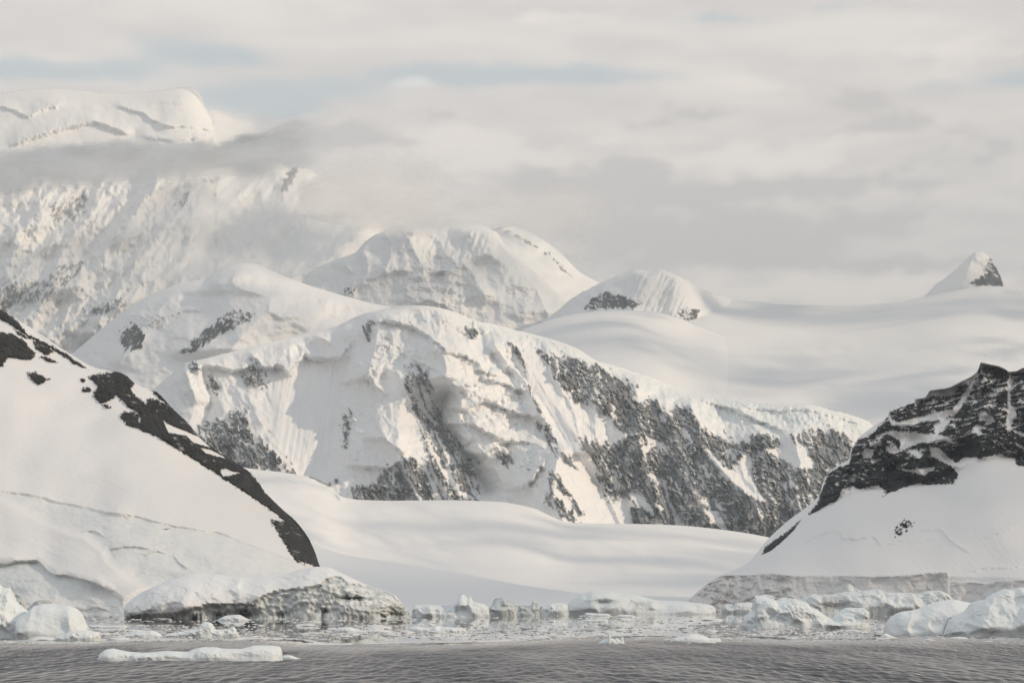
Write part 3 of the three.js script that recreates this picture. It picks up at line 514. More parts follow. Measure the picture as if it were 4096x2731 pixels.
  landform({
    name: 'mountain', label: 'small horn with a dark rock step at its foot, far right on the skyline', category: 'mountain', dx: 3.4, nv: 70, x0: 3600, x1: 4350, rocks: 5, depth: 700, crest: n, ridge: (x) => n(x) + 3 * fbm(x / 16, 3, 3, 440), base: (x) => 1330, far: () => 15100, near: () => 14800,
    rock: (x, y) => { const sp = fbm(x / 9, y / 22, 4, 441); return clamp(horn(x + 5 * sp, y) / 10, -1, 1) + 0.15 + 0.6 * sp; },
    relief: (x, y, v, rock) => smooth(0, 24, y - n(x)) * (50 * fbm(x / 130, y / 100, 3, 443) + 12 * fbm(x / 30, y / 30, 3, 444) + 90 * Math.max(0, 1 - Math.abs(x - 3900 + 0.35 * (y - 1010)) / 130) + (rock > 0 ? 20 * ridged(x / 16, y / 60, 3, 446) : 0)),
    rockColour: (x, y) => dusted(rockTone(x, y, 0.08, 447), x, y, 2447),
  });
}
{ // the rounded hill left of the massif with a shaded left flank
  const r = line(pairs([200, 1480, 313, 1393, 435, 1289, 557, 1202, 697, 1141, 770, 1122, 819, 1115, 853, 1088, 923, 1059, 980, 1050, 1010, 1052, 1080, 1080, 1184, 1123, 1289, 1158, 1393, 1188, 1515, 1219, 1650, 1240, 1800, 1300]));
  const R = ribs([[150, 420, 260, pairs([960, 1052, 945, 1090, 925, 1130, 985, 1160, 1075, 1190, 1070, 1240, 1000, 1310, 920, 1400])], [60, 120, 120, pairs([700, 1150, 640, 1240, 560, 1330, 480, 1440])], [40, 60, 80, pairs([1180, 1240, 1150, 1290, 1100, 1340])]]);
  const S = steps([[36, 40, 16, zoomed(600, 1200, 1.96, [950, 90, 1040, 130, 1140, 130, 1260, 130])], [36, 40, 16, zoomed(600, 1200, 1.96, [1020, 200, 1100, 175, 1180, 200, 1240, 220])], [26, 30, 14, zoomed(600, 1200, 1.96, [1000, 250, 1080, 240, 1160, 240])], [26, 60, 12, zoomed(0, 300, 1.568, [1080, 1500, 1180, 1470, 1260, 1470])]]);
  const rocks = [[poly(pairs([490, 1330, 515, 1298, 545, 1300, 572, 1345, 565, 1390, 500, 1398])), 14, 0.2], [poly(pairs([730, 1400, 790, 1350, 850, 1300, 925, 1250, 960, 1240, 1022, 1255, 970, 1290, 900, 1320, 830, 1370, 760, 1412])), 12, 0.1]];
  landform({
    name: 'hill', label: 'rounded snow hill with two rock patches, its left flank in shade, behind the left headland', category: 'hill', dx: 3.6, nv: 160, x0: 160, x1: 1760, rocks: 8, depth: 1200, ridge: (x) => r(x), base: () => 1760, far: () => 11100, near: () => 10450, fall: (v) => 0.5 * v + 0.5 * (1 - (1 - v) ** 2),
    rock: (x, y) => { let s = -1; const sp = fbm((x + 0.7 * y) / 14, (y - 0.7 * x) / 40, 4, 461); for (const [p, soft, b] of rocks) { const d = p(x + 8 * sp, y + 8 * fbm(x / 22, y / 22, 2, 462)); if (d > -24) s = Math.max(s, clamp(d / soft, -1.3, 0.5) + b + 1.5 * sp); } return s; },
    relief: (x, y, v, rock) => smooth(0, 50, y - r(x)) * (R(x + 10 * fbm(x / 50, y / 50, 3, 470), y) + S(x, y + 7 * fbm(x / 22, y / 22, 3, 471)) + 30 * fbm(x / 160, y / 120, 4, 472) + smooth(500, 540, x) * smooth(700, 640, x) * smooth(1240, 1270, y) * smooth(1340, 1300, y) * 24 * ridged(x / 22, y / 18, 3, 474) + (rock > 0 ? 14 * ridged(x / 18, y / 20, 3, 475) : 0)),
    rockColour: (x, y) => dusted(rockTone(x, y, 0.09, 480), x, y, 2480),
  });
}
{ // the sunlit glacier below the massif
  const r = line(pairs([840, 1860, 960, 1868, 1045, 1880, 1110, 1886, 1177, 1896, 1263, 1914, 1330, 1955, 1366, 1985, 1450, 1999, 1576, 2002, 1787, 2000, 1997, 2007, 2080, 2020, 2138, 2034, 2200, 2062, 2278, 2090, 2418, 2094, 2600, 2096, 2732, 2102, 2904, 2120, 3006, 2135, 3083, 2150, 3250, 2180]));
  const S = steps([
    [12, 30, 8, zoomed(600, 1200, 1.96, [1130, 1400, 1240, 1410, 1340, 1450, 1440, 1500])], [14, 30, 10, zoomed(1366, 1150, 1.4253, [850, 1300, 920, 1280, 1040, 1270, 1140, 1280, 1240, 1310])], [10, 30, 7, zoomed(1366, 1150, 1.4253, [830, 1325, 880, 1340, 950, 1355])],
    [16, 30, 10, zoomed(0, 1150, 1.4253, [1560, 1240, 1640, 1250, 1730, 1240, 1840, 1300])], [14, 30, 10, zoomed(0, 1150, 1.4253, [1660, 1310, 1760, 1340, 1830, 1330])], [7, 30, 6, zoomed(1366, 2150, 1.722, [0, 60, 130, 80, 260, 130, 430, 180, 620, 190])],
    [5, 12, 4, zoomed(1366, 2150, 1.722, [1030, 260, 1130, 248])], [5, 12, 4, zoomed(1366, 2150, 1.722, [1220, 295, 1340, 285, 1500, 295, 1650, 305])], [5, 12, 4, zoomed(1366, 2150, 1.722, [1260, 255, 1400, 265, 1560, 275])], [9, 10, 5, zoomed(1366, 2150, 1.722, [1440, 335, 1600, 330, 1760, 345])], [9, 10, 5, zoomed(1366, 2150, 1.722, [1900, 360, 2000, 345, 2150, 350, 2300, 380])], [5, 10, 4, zoomed(1366, 2150, 1.722, [2170, 320, 2260, 325, 2350, 328])],
    [30, 40, 26, pairs([1980, 2010, 2100, 2030, 2200, 2065, 2280, 2095, 2420, 2160, 2560, 2210])],
  ]);
  landform({
    name: 'glacier', label: 'gently rolling sunlit glacier running down to the shore between the two headlands', category: 'glacier', dx: 4.6, nv: 150, x0: 840, x1: 3250, depth: 700, ridge: (x) => r(x), base: () => 2458, far: () => 6900, near: () => 2500, fall: (v) => 1 - (1 - v) ** 1.15, snowName: 'snow_surface',
    relief: (x, y, v) => { const sl = y - 0.16 * (x - 1800), e = smooth(0, 30, y - r(x)), sc = lerp(1, 0.3, v);
      return e * (sc * (130 * fbm(x / 380, sl / 100, 3, 501) + 14 * fbm(x / 200, sl / 44, 2, 503) + 260 * fbm(x / 700, sl / 220, 2, 505)) + 1.1 * S(x, y + 3 * fbm(x / 26, y / 16, 3, 507)) + smooth(2390, 2420, y) * smooth(2350, 2500, x) * 6 * ridged(x / 16, y / 12, 3, 509)); },
    snowColour: (x, y) => mix3(SNOW, ICE, clamp(0.8 * smooth(0.2, 0.6, fbm(x / 40, y / 20, 3, 511)) * (blobs([[1900, 2068, 60, 18, 1], [1270, 2060, 60, 30, 1], [1240, 1940, 120, 30, 1], [2700, 2385, 120, 20, 1]], x, y)))),
  });
  // a nearer lobe of the same ice, sloping away from the sun
  const q = line(pairs([1100, 2120, 1200, 2140, 1289, 2190, 1400, 2222, 1567, 2246, 1741, 2275, 1916, 2307, 2090, 2340, 2177, 2353, 2316, 2372, 2440, 2400, 2560, 2452]));
  landform({
    name: 'glacier', label: 'smooth shaded glacier lobe in front of the sunlit glacier, right of the dark ridge end', category: 'glacier', dx: 4.6, nv: 60, x0: 1100, x1: 2560, depth: 320, ridge: q, base: () => 2459, far: (x) => lerp(3300, 2650, smooth(1200, 2500, x)), near: () => 2420, snowName: 'snow_surface',
    relief: (x, y) => smooth(0, 20, y - q(x)) * (9 * fbm(x / 300, y / 40, 2, 520)) + 3 * smooth(2330, 2400, y) * ridged(x / 120, y / 9, 2, 522),
  });
}

// ---------------------------------------------------------------- the two headlands
{ // left headland: an even snow slope under a dark rock ridge, ending in an ice cliff
  const Z = (f) => zoomed(0, 1150, 1.4253, f);
  const r = line(pairs([-1750, 2466, -1400, 1900, -1000, 1320, -600, 1090, -300, 1120, 0, 1238, 45, 1262, 90, 1292, 105, 1300, 244, 1393, 400, 1476, 450, 1482, 500, 1500, 535, 1530, 580, 1553, 615, 1562, 690, 1634, 760, 1703, 800, 1752, 870, 1801, 960, 1862, 1010, 1898, 1062, 1970, 1130, 2038, 1180, 2082, 1232, 2150, 1262, 2215, 1275, 2255, 1290, 2280, 1320, 2310, 1380, 2370, 1440, 2420]));
  const rocks = [
    poly(Z([-300, -60, 0, 122, 60, 160, 110, 205, 150, 262, 215, 295, 330, 352, 420, 410, 505, 473, 430, 440, 330, 372, 200, 300, 130, 262, 60, 215, 0, 182, -300, 60])), poly(Z([-300, 180, 0, 255, 60, 262, 130, 300, 200, 375, 180, 412, 100, 408, 40, 400, 10, 450, -300, 420])), poly(Z([190, 305, 240, 310, 300, 370, 260, 385, 200, 350])),
    poly(Z([220, 390, 280, 400, 325, 430, 270, 425])), poly(Z([145, 490, 200, 485, 280, 525, 215, 555])), poly(Z([465, 570, 520, 575, 515, 595, 475, 595])), poly(Z([455, 520, 482, 518, 478, 542, 458, 540])), poly(Z([75, 240, 120, 262, 190, 300, 110, 275])), poly(Z([580, 665, 630, 680, 600, 692])),
    poly(Z([500, 510, 540, 495, 640, 488, 655, 470, 700, 476, 750, 515, 768, 545, 745, 575, 755, 605, 810, 650, 830, 665, 850, 634, 895, 640, 955, 672, 905, 632, 862, 590, 900, 600, 960, 660, 1050, 740, 1110, 790, 1138, 850, 1200, 900, 1290, 962, 1380, 1010, 1424, 1050, 1520, 1180, 1640, 1280, 1705, 1340, 1770, 1430, 1830, 1575, 1750, 1575, 1735, 1545, 1695, 1570, 1640, 1490, 1590, 1410, 1540, 1322, 1600, 1335, 1590, 1305, 1500, 1240, 1400, 1172, 1250, 1072, 1120, 990, 1000, 915, 900, 853, 800, 812, 722, 785, 680, 735, 705, 702, 800, 722, 745, 690, 700, 672, 660, 612, 630, 640, 570, 660, 525, 612, 555, 560])),
    poly(zoomed(400, 2180, 1.809, [1340, -40, 1400, 60, 1450, 120, 1480, 145, 1490, 100, 1550, 165, 1615, 155, 1580, 90, 1560, 0])),
  ];
  const snow = [poly(Z([928, 752, 950, 775, 1000, 798, 1060, 820, 1130, 852, 1192, 908, 1100, 882, 1060, 842, 960, 826])), poly(Z([1146, 916, 1200, 925, 1284, 972, 1170, 942])), poly(Z([1255, 1040, 1290, 1030, 1320, 1048, 1365, 1055, 1310, 1070, 1270, 1075])), poly(Z([690, 640, 720, 670, 700, 690, 672, 665])), poly(Z([790, 735, 800, 745, 795, 770, 788, 760])), poly(Z([1500, 1290, 1600, 1318, 1620, 1330, 1560, 1322]))];
  const lip = line(zoomed(0, 1900, 2.352, [-600, 40, -100, 140, 0, 148, 250, 175, 430, 215, 500, 240, 750, 285, 1000, 345, 1250, 390, 1500, 440, 1700, 485, 2000, 530, 2060, 535, 2200, 590, 2352, 650, 2700, 780, 3000, 900]));
  const lip2 = line(zoomed(0, 1900, 2.352, [-600, 820, 0, 815, 60, 835, 160, 805, 340, 800, 400, 860, 520, 935, 620, 940, 750, 975, 880, 1015, 980, 1070, 1100, 1150, 1160, 1200, 1300, 1280]));
  const lobe = poly(zoomed(0, 1900, 2.352, [-200, 190, 0, 190, 200, 300, 430, 430, 620, 510, 800, 560, 980, 700, 1020, 800, 1180, 930, 1400, 1060, 1200, 1180, 1150, 1200, 980, 1070, 880, 1015, 620, 940, 520, 935, 400, 860, 340, 800, 160, 805, -200, 815]), { pad: 80 });
  const S = steps([
    [5, 30, 9, zoomed(0, 1900, 2.352, [-200, 140, 0, 148, 250, 175, 430, 215, 500, 240, 750, 285, 1000, 345, 1200, 395])], [5, 24, 8, zoomed(0, 1900, 2.352, [1050, 345, 1250, 375, 1500, 440, 1700, 485, 2000, 528, 2060, 535, 2200, 590])],
    [4, 14, 5, zoomed(0, 1900, 2.352, [1380, 745, 1470, 710, 1560, 740])], [4, 14, 5, zoomed(0, 1900, 2.352, [1640, 765, 1690, 830, 1750, 872])], [4, 14, 5, zoomed(0, 1900, 2.352, [1010, 720, 1060, 690, 1250, 670, 1400, 690])],
    [7, 30, 7, zoomed(0, 1900, 2.352, [-200, 815, 60, 835, 160, 805, 340, 800, 400, 860, 520, 935, 620, 940, 750, 975, 900, 1020, 1000, 1080])], [4, 10, 5, zoomed(0, 1900, 2.352, [790, 530, 880, 520, 970, 580])],
  ]);
  landform({
    name: 'headland', label: 'left headland, an even snow slope under a ragged black rock ridge running down to the shore', category: 'headland', dx: 3.2, nv: 330, x0: -1740, x1: 1440, rocks: 24, depth: 420,
    crest: r, ridge: (x) => r(x) + 2.2 * fbm(x / 9, 2, 3, 600) * smooth(60, 110, Math.abs(x - 105) + 60 * (x > 420)), base: () => 2466, far: (x) => lerp(2560, 2290, clamp((x + 100) / 1400, -0.4, 1.2)), near: (x) => lerp(2010, 1930, clamp(x / 1400)),
    fall: (v) => 0.45 * v + 0.55 * (1 - (1 - v) ** 1.6),
    rock: (x, y) => {
      const e = fbm(x / 9, y / 7, 4, 611), wx = x + 9 * fbm(x / 24, y / 18, 5, 612, 0.65) + 5 * e, wy = y + 6 * fbm(x / 20, y / 20, 5, 613, 0.65) + 4 * e; let s = -1;
      for (const p of rocks) { const d = p(wx, wy); if (d > -14) s = Math.max(s, clamp(d / 9, -1, 1) + 0.05 + 0.55 * e); }
      for (const p of snow) { const d = p(x + 3 * e, y + 2.5 * e); if (d > -10) s = Math.min(s, -(d + 1) / 5); }
      return s;
    },
    relief: (x, y, v, rock) => {
      const q = smooth(0, 14, y - r(x)), L = lip(x), under = smooth(L - 2, L + 8, y), lb = smooth(-18, 24, lobe(x, y)), face = under * (1 - lb), f2 = smooth(lip2(x) - 2, lip2(x) + 6, y);
      let k = 10 * fbm(x / 300, y / 160, 2, 620) + S(x, y + 3 * fbm(x / 30, y / 30, 2, 621)) + 11 * lb * under;
      k += face * (2.2 * fbm(x / 80, y / 40, 4, 622) + 0.5 * ridged(x / 70, (y - 0.16 * x) / 10, 2, 624)) + f2 * (0.9 * fbm(x / 30, y / 20, 3, 626));
      k += 0.3 * fbm(x / 30, y / 18, 4, 628, 0.6) + 0.25 * fbm((x + 0.5 * y) / 140, (y - 0.5 * x) / 16, 3, 629);
      if (rock > 0) k += Math.min(1, rock * 1.6) * (2.4 + 5 * ridged((x - 0.4 * y) / 24, (y + 0.4 * x) / 18, 5, 631, 0.6) + 0.9 * n2(x / 6, y / 6, 635));
      return q * k;
    },
    rockColour: (x, y) => { const k = smooth(0.1, 0.8, fbm(x / 60, y / 40, 3, 642)); return mix3(rockTone(x, y, 0.015 + 0.012 * k, 640, [1.08, 1, 0.96]), [0.5, 0.5, 0.5], 0.5 * dusting(x, y, 643, -0.3)); },
    snowColour: (x, y, v, rock) => {
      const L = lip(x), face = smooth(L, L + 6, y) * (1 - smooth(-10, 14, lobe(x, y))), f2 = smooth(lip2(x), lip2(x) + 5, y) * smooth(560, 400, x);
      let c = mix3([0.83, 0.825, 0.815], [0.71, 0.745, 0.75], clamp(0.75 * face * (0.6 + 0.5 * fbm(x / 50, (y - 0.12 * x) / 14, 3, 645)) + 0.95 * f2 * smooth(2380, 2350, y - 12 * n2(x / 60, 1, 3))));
      const lipTint = smooth(5, 1, Math.abs(y - L - 3)) * 0.5 + smooth(6, 1, Math.abs(y - lip2(x) - 3)) * 0.5 * smooth(560, 420, x);
      c = mix3(c, [0.6, 0.54, 0.48], clamp(lipTint * (0.5 + 0.6 * n2(x / 30, 2, 647))));  // browner line just below each lip
      if (rock > -0.3) c = mix3(c, [0.55, 0.5, 0.46], smooth(-0.3, 0, rock) * 0.5);
      return c;
    },
  });
}
{ // right headland: black crags over a snow apron that breaks off in a grey ice cliff
  const Z = (f) => zoomed(3300, 1400, 2.613, f), Y = (f) => zoomed(2732, 2150, 1.7243, f), X = (f) => zoomed(2732, 1150, 1.4253, f);
  const r = line(pairs([2690, 2450, 2749, 2405, 2807, 2353, 2871, 2309, 2987, 2254, 3076, 2153, 3153, 2083, 3237, 2020, 3279, 1978, 3294, 1929, 3316, 1890, 3370, 1852, 3399, 1834, 3405, 1800, 3420, 1774, 3441, 1746, 3495, 1704, 3539, 1678, 3560, 1650, 3574, 1634, 3618, 1620, 3660, 1597, 3700, 1590, 3724, 1562, 3790, 1552, 3850, 1524, 3895, 1500, 3914, 1480, 3920, 1462, 3926, 1450, 3950, 1455, 3995, 1464, 4020, 1474, 4040, 1486, 4065, 1484, 4096, 1470, 4300, 1420, 4600, 1390, 5000, 1560, 5400, 1980, 5750, 2466]));
  const crag = poly([...zoomed(3300, 1400, 2.613, [-80, 1600, 20, 1300, 150, 1222, 262, 1186, 268, 1100, 300, 1000, 352, 935, 480, 880, 560, 810, 690, 690, 640, 760, 640, 720, 690, 640, 760, 612, 880, 560, 960, 540, 1060, 520, 1100, 465, 1200, 480, 1330, 470, 1400, 380, 1500, 340, 1560, 290, 1605, 300, 1612, 175, 1640, 165, 1780, 180, 1880, 195, 1930, 245, 2080, 228, 3400, 60, 3400, 1300, 2080, 1205, 2010, 1205, 1990, 1130, 1850, 1095, 1740, 1112, 1640, 1130, 1445, 1118, 1410, 1170, 1330, 1180, 1385, 1235, 1400, 1320, 1345, 1365, 1352, 1395, 1050, 1408, 980, 1390, 830, 1432, 740, 1478, 650, 1475, 560, 1415, 350, 1452, 285, 1420, 190, 1455, 130, 1570, -20, 1640, -90, 1690])], { pad: 40 });
  const small = [poly(X([450, 1522, 470, 1480, 540, 1430, 600, 1390, 672, 1325, 632, 1382, 560, 1452, 500, 1500])), poly(X([720, 1295, 760, 1240, 830, 1235, 780, 1265]))];
  const speckled = poly(X([1200, 1372, 1262, 1315, 1322, 1340, 1280, 1392, 1215, 1422])), speck2 = poly(X([1130, 1200, 1165, 1150, 1215, 1150, 1180, 1175]));
  const snow = [
    Z([650, 690, 760, 750, 950, 705, 1180, 645, 1340, 615, 1400, 540, 1480, 420, 1570, 280, 1612, 240, 1560, 330, 1520, 450, 1440, 580, 1380, 660, 1240, 725, 1000, 755, 820, 805, 700, 780]), Z([620, 850, 700, 830, 780, 850, 1000, 870, 1200, 880, 1300, 910, 1392, 995, 1250, 950, 1000, 960, 860, 1030, 790, 1060, 800, 950]),
    Z([370, 1080, 440, 1030, 510, 1040, 512, 1110, 450, 1132]), Z([875, 1045, 950, 1030, 1035, 1090, 1000, 1132, 900, 1090]), Z([1090, 1010, 1200, 1025, 1270, 1100, 1350, 1160, 1398, 1220, 1402, 1300, 1350, 1230, 1290, 1190, 1200, 1150, 1120, 1110]), Z([750, 1236, 900, 1250, 1140, 1222, 1150, 1240, 1040, 1305, 900, 1275]),
    Z([1932, 250, 1952, 250, 1950, 400, 1938, 560, 1990, 610, 2010, 690, 1960, 740, 1955, 840, 1915, 855, 1900, 760, 1920, 600, 1912, 400]), Z([1595, 650, 1660, 635, 1760, 700, 1780, 745, 1620, 740]), Z([1535, 845, 1590, 770, 1700, 808, 1620, 835, 1660, 885, 1600, 880]), Z([1960, 825, 2090, 870, 2090, 905, 1980, 860]), Z([1615, 325, 1690, 280, 1712, 310, 1640, 340]), Z([1740, 400, 1860, 385, 1920, 380, 1910, 412, 1780, 430]),
    Z([630, 1010, 740, 1000, 800, 1060, 740, 1085, 650, 1060]), Z([460, 960, 580, 940, 600, 1000, 480, 1000]), Z([1800, 600, 1900, 605, 1980, 640, 1900, 640]), Z([1140, 770, 1260, 720, 1330, 700, 1240, 850, 1160, 890]), Z([1740, 930, 1810, 940, 1780, 965]), Z([1930, 400, 2060, 310, 2075, 320, 1960, 410]), Z([100, 1385, 150, 1380, 150, 1415, 115, 1415]), Z([2000, 960, 2090, 1010, 2090, 1040, 2010, 1000]),
  ].map((p) => poly(p));
  const cliffTop = line(Y([0, 440, 60, 400, 130, 330, 245, 262, 400, 262, 600, 246, 830, 266, 1100, 263, 1400, 268, 1600, 252, 1828, 238, 1850, 300, 1960, 300, 2100, 312, 2250, 290, 2352, 288, 2700, 300, 3300, 280])), cliff = (x) => cliffTop(x) + 2.6 * fbm(x / 46, 3, 4, 701, 0.6);
  const shore = line(Y([0, 440, 60, 400, 130, 330, 245, 262, 420, 258, 800, 260, 1400, 262, 2000, 270, 2700, 280, 3300, 280]));
  const cracks = steps([[3.5, 20, 8, X([510, 1535, 660, 1470, 800, 1400, 880, 1385, 920, 1430, 1000, 1430, 1080, 1412, 1130, 1460, 1250, 1445, 1340, 1390, 1460, 1375, 1530, 1440, 1620, 1500])], [2.5, 16, 7, X([1750, 1420, 1860, 1370, 1944, 1335, 2100, 1300])], [2, 12, 5, X([1320, 1460, 1380, 1440, 1440, 1436])], [3, 16, 8, Y([2000, 230, 2100, 205, 2240, 210, 2352, 190])]]);
  const rockFootSharp = line(Z([-900, 1900, -200, 1800, 130, 1568, 190, 1450, 350, 1450, 640, 1475, 830, 1430, 1050, 1405, 1350, 1395, 1410, 1200, 1640, 1130, 1850, 1095, 2010, 1205, 2500, 1220, 3400, 1250])), rockFoot = blurred(rockFootSharp, 7);
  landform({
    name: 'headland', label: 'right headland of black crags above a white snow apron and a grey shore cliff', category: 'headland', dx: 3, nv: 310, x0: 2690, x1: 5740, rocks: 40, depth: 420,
    crest: r, ridge: (x) => r(x) + 1.6 * fbm(x / 10, 5, 3, 700) * smooth(3060, 3300, x), base: () => 2466, far: (x) => lerp(2890, 2860, clamp((x - 2700) / 1400, 0, 1.4)), near: (x) => lerp(2600, 2490, clamp((x - 2700) / 1400, 0, 1.4)),
    depthAt: (x, y, v, Dr, Db) => { const yc = Math.max(cliff(x), r(x) + 2), ys = Math.max(shore(x), r(x) + 2), yf = Math.min(r(x) + 2 + 40 * Math.log(1 + Math.exp((rockFoot(x) - r(x) - 2) / 40)), ys - 6), yr = r(x), edge = Db + 26, foot = lerp(edge, Dr, 0.72);
      if (y > yc) return lerp(edge - 6, Db, smooth(yc, 2466, y)); if (y > yf) return lerp(foot, edge, clamp((y - yf) / (ys - yf)) ** 0.9); return lerp(Math.max(Dr, foot + 20), foot, clamp((y - yr) / (yf - yr + 1))); },
    rock: (x, y) => {
      const e = fbm(x / 8, y / 6, 4, 711), t = fbm(x / 5, y / 12, 3, 712), d = crag(x + 6 * fbm(x / 22, y / 18, 3, 713), y + 5 * fbm(x / 18, y / 16, 4, 714, 0.6) + 3 * e); let s = -1;
      const ledge = fbm((x + 0.2 * y) / 60, (y + 0.22 * x) / 11, 4, 716), zone = smooth(1990, 1780, y + 0.25 * (x - 3600));
      if (d > -12) s = clamp(d / 7, -1, 1.2) + 0.05 + 0.5 * e + 0.45 * t - 1.7 * smooth(0.1 - 0.12 * zone, 0.4, ledge + 0.35 * t + 0.25 * e) * zone - 0.8 * smooth(0.5, 0.8, ledge + 0.3 * e);
      for (const p of snow) { const q = p(x + 4 * e + 3 * t, y + 7 * t + 3 * e); if (q > -9) s = Math.min(s, -(q + 0.5) / 4); }
      for (const p of small) { const q = p(x + 4 * e, y + 3 * e); if (q > -12) s = Math.max(s, q / 6 + 0.2 + 0.4 * e); }
      const sp = Math.max(speckled(x, y), speck2(x, y)); if (sp > -10) s = Math.max(s, clamp(sp / 14, -1, 0.35) + 1.0 * fbm((x + y) / 12, (y - x) / 26, 3, 718) - 0.35);
      return y > cliff(x) ? -1 : s;
    },
    relief: (x, y, v, rock) => {
      const q = smooth(0, 12, y - r(x)), yc = cliff(x), up = smooth(rockFoot(x) + 6, rockFoot(x) - 20, y), fc = smooth(yc - 1, yc + 4, y);
      let k = 14 * fbm(x / 360, y / 200, 2, 720) + cracks(x + 5 * fbm(x / 14, y / 14, 2, 721), y + 5 * fbm(x / 20, y / 20, 3, 722)) + 0.35 * fbm(x / 28, y / 18, 4, 723, 0.6) + 0.3 * fbm((x - 0.9 * y) / 18, (y + 0.9 * x) / 190, 3, 729);
      k += up * (26 * fbm(x / 130, y / 90, 3, 724) - 0.16 * (x - 3700) * 0.2);
      k += fc * (6 * fbm(x / 110 + 0.3 * n2(x / 40, y / 40, 7), y / 120, 4, 725, 0.55) + 0.35 * ridged(x / 160, (y - 0.03 * x) / 9, 2, 727) + 6 * fbm(x / 34, y / 30, 3, 728) * smooth(3260, 3100, x));
      if (rock > 0) k += Math.min(1, rock * 1.6) * (2.5 + 5 * ridged(x / 26, y / 22, 5, 731, 0.6) + 1.5 * n2(x / 5, y / 12, 735));
      return q * k;
    },
    rockColour: (x, y) => mix3(rockTone(x, y, 0.017, 740, [0.92, 1, 1.06]), [0.62, 0.62, 0.62], 0.75 * dusting(x, y, 743, -0.06 + 0.12 * smooth(1980, 1780, y + 0.25 * (x - 3600)) - 0.2)),
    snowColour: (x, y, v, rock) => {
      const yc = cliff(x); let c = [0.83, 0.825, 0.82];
      if (y > yc) c = mix3(c, [0.62, 0.62, 0.62], 0.9 * smooth(yc, yc + 4, y) * (0.75 + 0.3 * fbm(x / 70, (y - 0.02 * x) / 10, 3, 745)));  // cliff ice is duller than snow, and darkened further to stand in for shade
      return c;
    },
  });
}

// ---------------------------------------------------------------- the sea
{
  const xs = [-90000, -12000, -3000, -900], ds = [3, 20, 60, 120, 180, 225];
  for (let x = -300; x <= 4400; x += 4.6) xs.push(x);
  xs.push(5000, 7200, 16000, 94000);
  for (let y = 2780; y >= 2446; y -= 1.75) ds.push(waterD(y));
  ds.push(2800, 3400, 5000, 9000, 20000, 50000);
  const cols = xs.length, uv = new Float32Array(xs.length * ds.length * 2), P = new Float32Array(cols * ds.length * 3), ix = [], Y = new Float32Array(xs.length * ds.length), bias = new Float32Array(xs.length * ds.length);
  let wind = 0;
  const wave = (x, z, D) => {
    const sy = HY + F * EYE / D, sx = 2048 + F * x / D;
    const edge = 2582 + 26 * fbm(x / 60, z / 500, 3, 801) - 16 * smooth(1800, 4000, sx), windy = smooth(edge - 26, edge + 22, sy), gust = 0.72 + 0.5 * fbm(x / 16, z / 150, 3, 805);
    wind = windy * clamp(0.4 + 0.6 * gust);
    const swell = 0.018 * fbm(x / 9, z / 70, 3, 811) + 0.012 * fbm(x / 6, z / 30, 2, 815), chop = 0.62 * fbm(x / 1.4, z / 9, 2, 821, 0.5) + 0.4 * fbm(x / 4, z / 24, 2, 825);
    const streak = smooth(0.2, 0.5, fbm(x / 40, z / 120, 3, 831)) * 0.12 * fbm(x / 4, z / 20, 3, 835);
    return windy * (0.35 + 0.65 * gust) * chop + (0.5 + 0.5 * windy) * swell + (1 - windy) * streak;
  };
  ds.forEach((D, j) => xs.forEach((sx, i) => {
    const x = (sx - 2048) / F * D, k = (j * cols + i) * 3, inside = j > 5 && D < 2700 && sx > -500 && sx < 4600;
    P[k] = x; Y[k / 3] = inside ? wave(x, D, D) : 0; if (!inside) wind = 0; bias[k / 3] = wind; P[k + 1] = 0.16 * Y[k / 3]; P[k + 2] = -D; uv[(j * cols + i) * 2] = 0.02 + 0.96 * (inside ? wind : D < 300 ? 0.9 : 0.2); uv[(j * cols + i) * 2 + 1] = 0.5;
  }));
  for (let j = 0; j < ds.length - 1; j++) for (let i = 0; i < cols - 1; i++) { const a = j * cols + i, b = a + 1, c = a + cols, d = c + 1; ix.push(a, b, c, b, d, c); }
  const g = new THREE.BufferGeometry(); g.setAttribute('position', new THREE.BufferAttribute(P, 3)); g.setAttribute('uv', new THREE.BufferAttribute(uv, 2)); g.setIndex(ix);
  const N = new Float32Array(P.length), v3 = new THREE.Vector3();        // the ripples' own slopes; facets turned to the eye are the ones that show
  for (let j = 0; j < ds.length; j++) for (let i = 0; i < cols; i++) {
    const k = j * cols + i, l = k - (i > 0), r = k + (i < cols - 1), n = k - (j > 0) * cols, f = k + (j < ds.length - 1) * cols;
    v3.set(-(Y[r] - Y[l]) / (P[r * 3] - P[l * 3]) * 0.5, 1, -(Y[f] - Y[n]) / (P[f * 3 + 2] - P[n * 3 + 2]) + 0.23 * bias[k]).normalize(); N[k * 3] = v3.x; N[k * 3 + 1] = v3.y; N[k * 3 + 2] = v3.z;
  }
  g.setAttribute('normal', new THREE.BufferAttribute(N, 3));
  const tone = new Uint8Array(64 * 4); for (let i = 0; i < 64; i++) tone.fill(255 * lerp(0.025, 0.1, i / 63), i * 4, i * 4 + 4);
  const rough = new THREE.DataTexture(tone, 64, 1, THREE.RGBAFormat); rough.magFilter = THREE.LinearFilter; rough.needsUpdate = true;   // ripples too small to build: smooth in the lee, rough where the wind is
  const m = new THREE.MeshPhysicalMaterial({ name: 'sea_water', color: new THREE.Color().setRGB(0.042, 0.038, 0.039), roughness: 1, roughnessMap: rough, ior: 1.33, specularIntensity: 1 });
  const sea = shadowed(new THREE.Mesh(g, m)); sea.name = 'sea'; scene.add(sea);
  tag(sea, 'dark rippled sea in front with a pale calm band of drift ice behind', 'sea', null, 'structure');
}

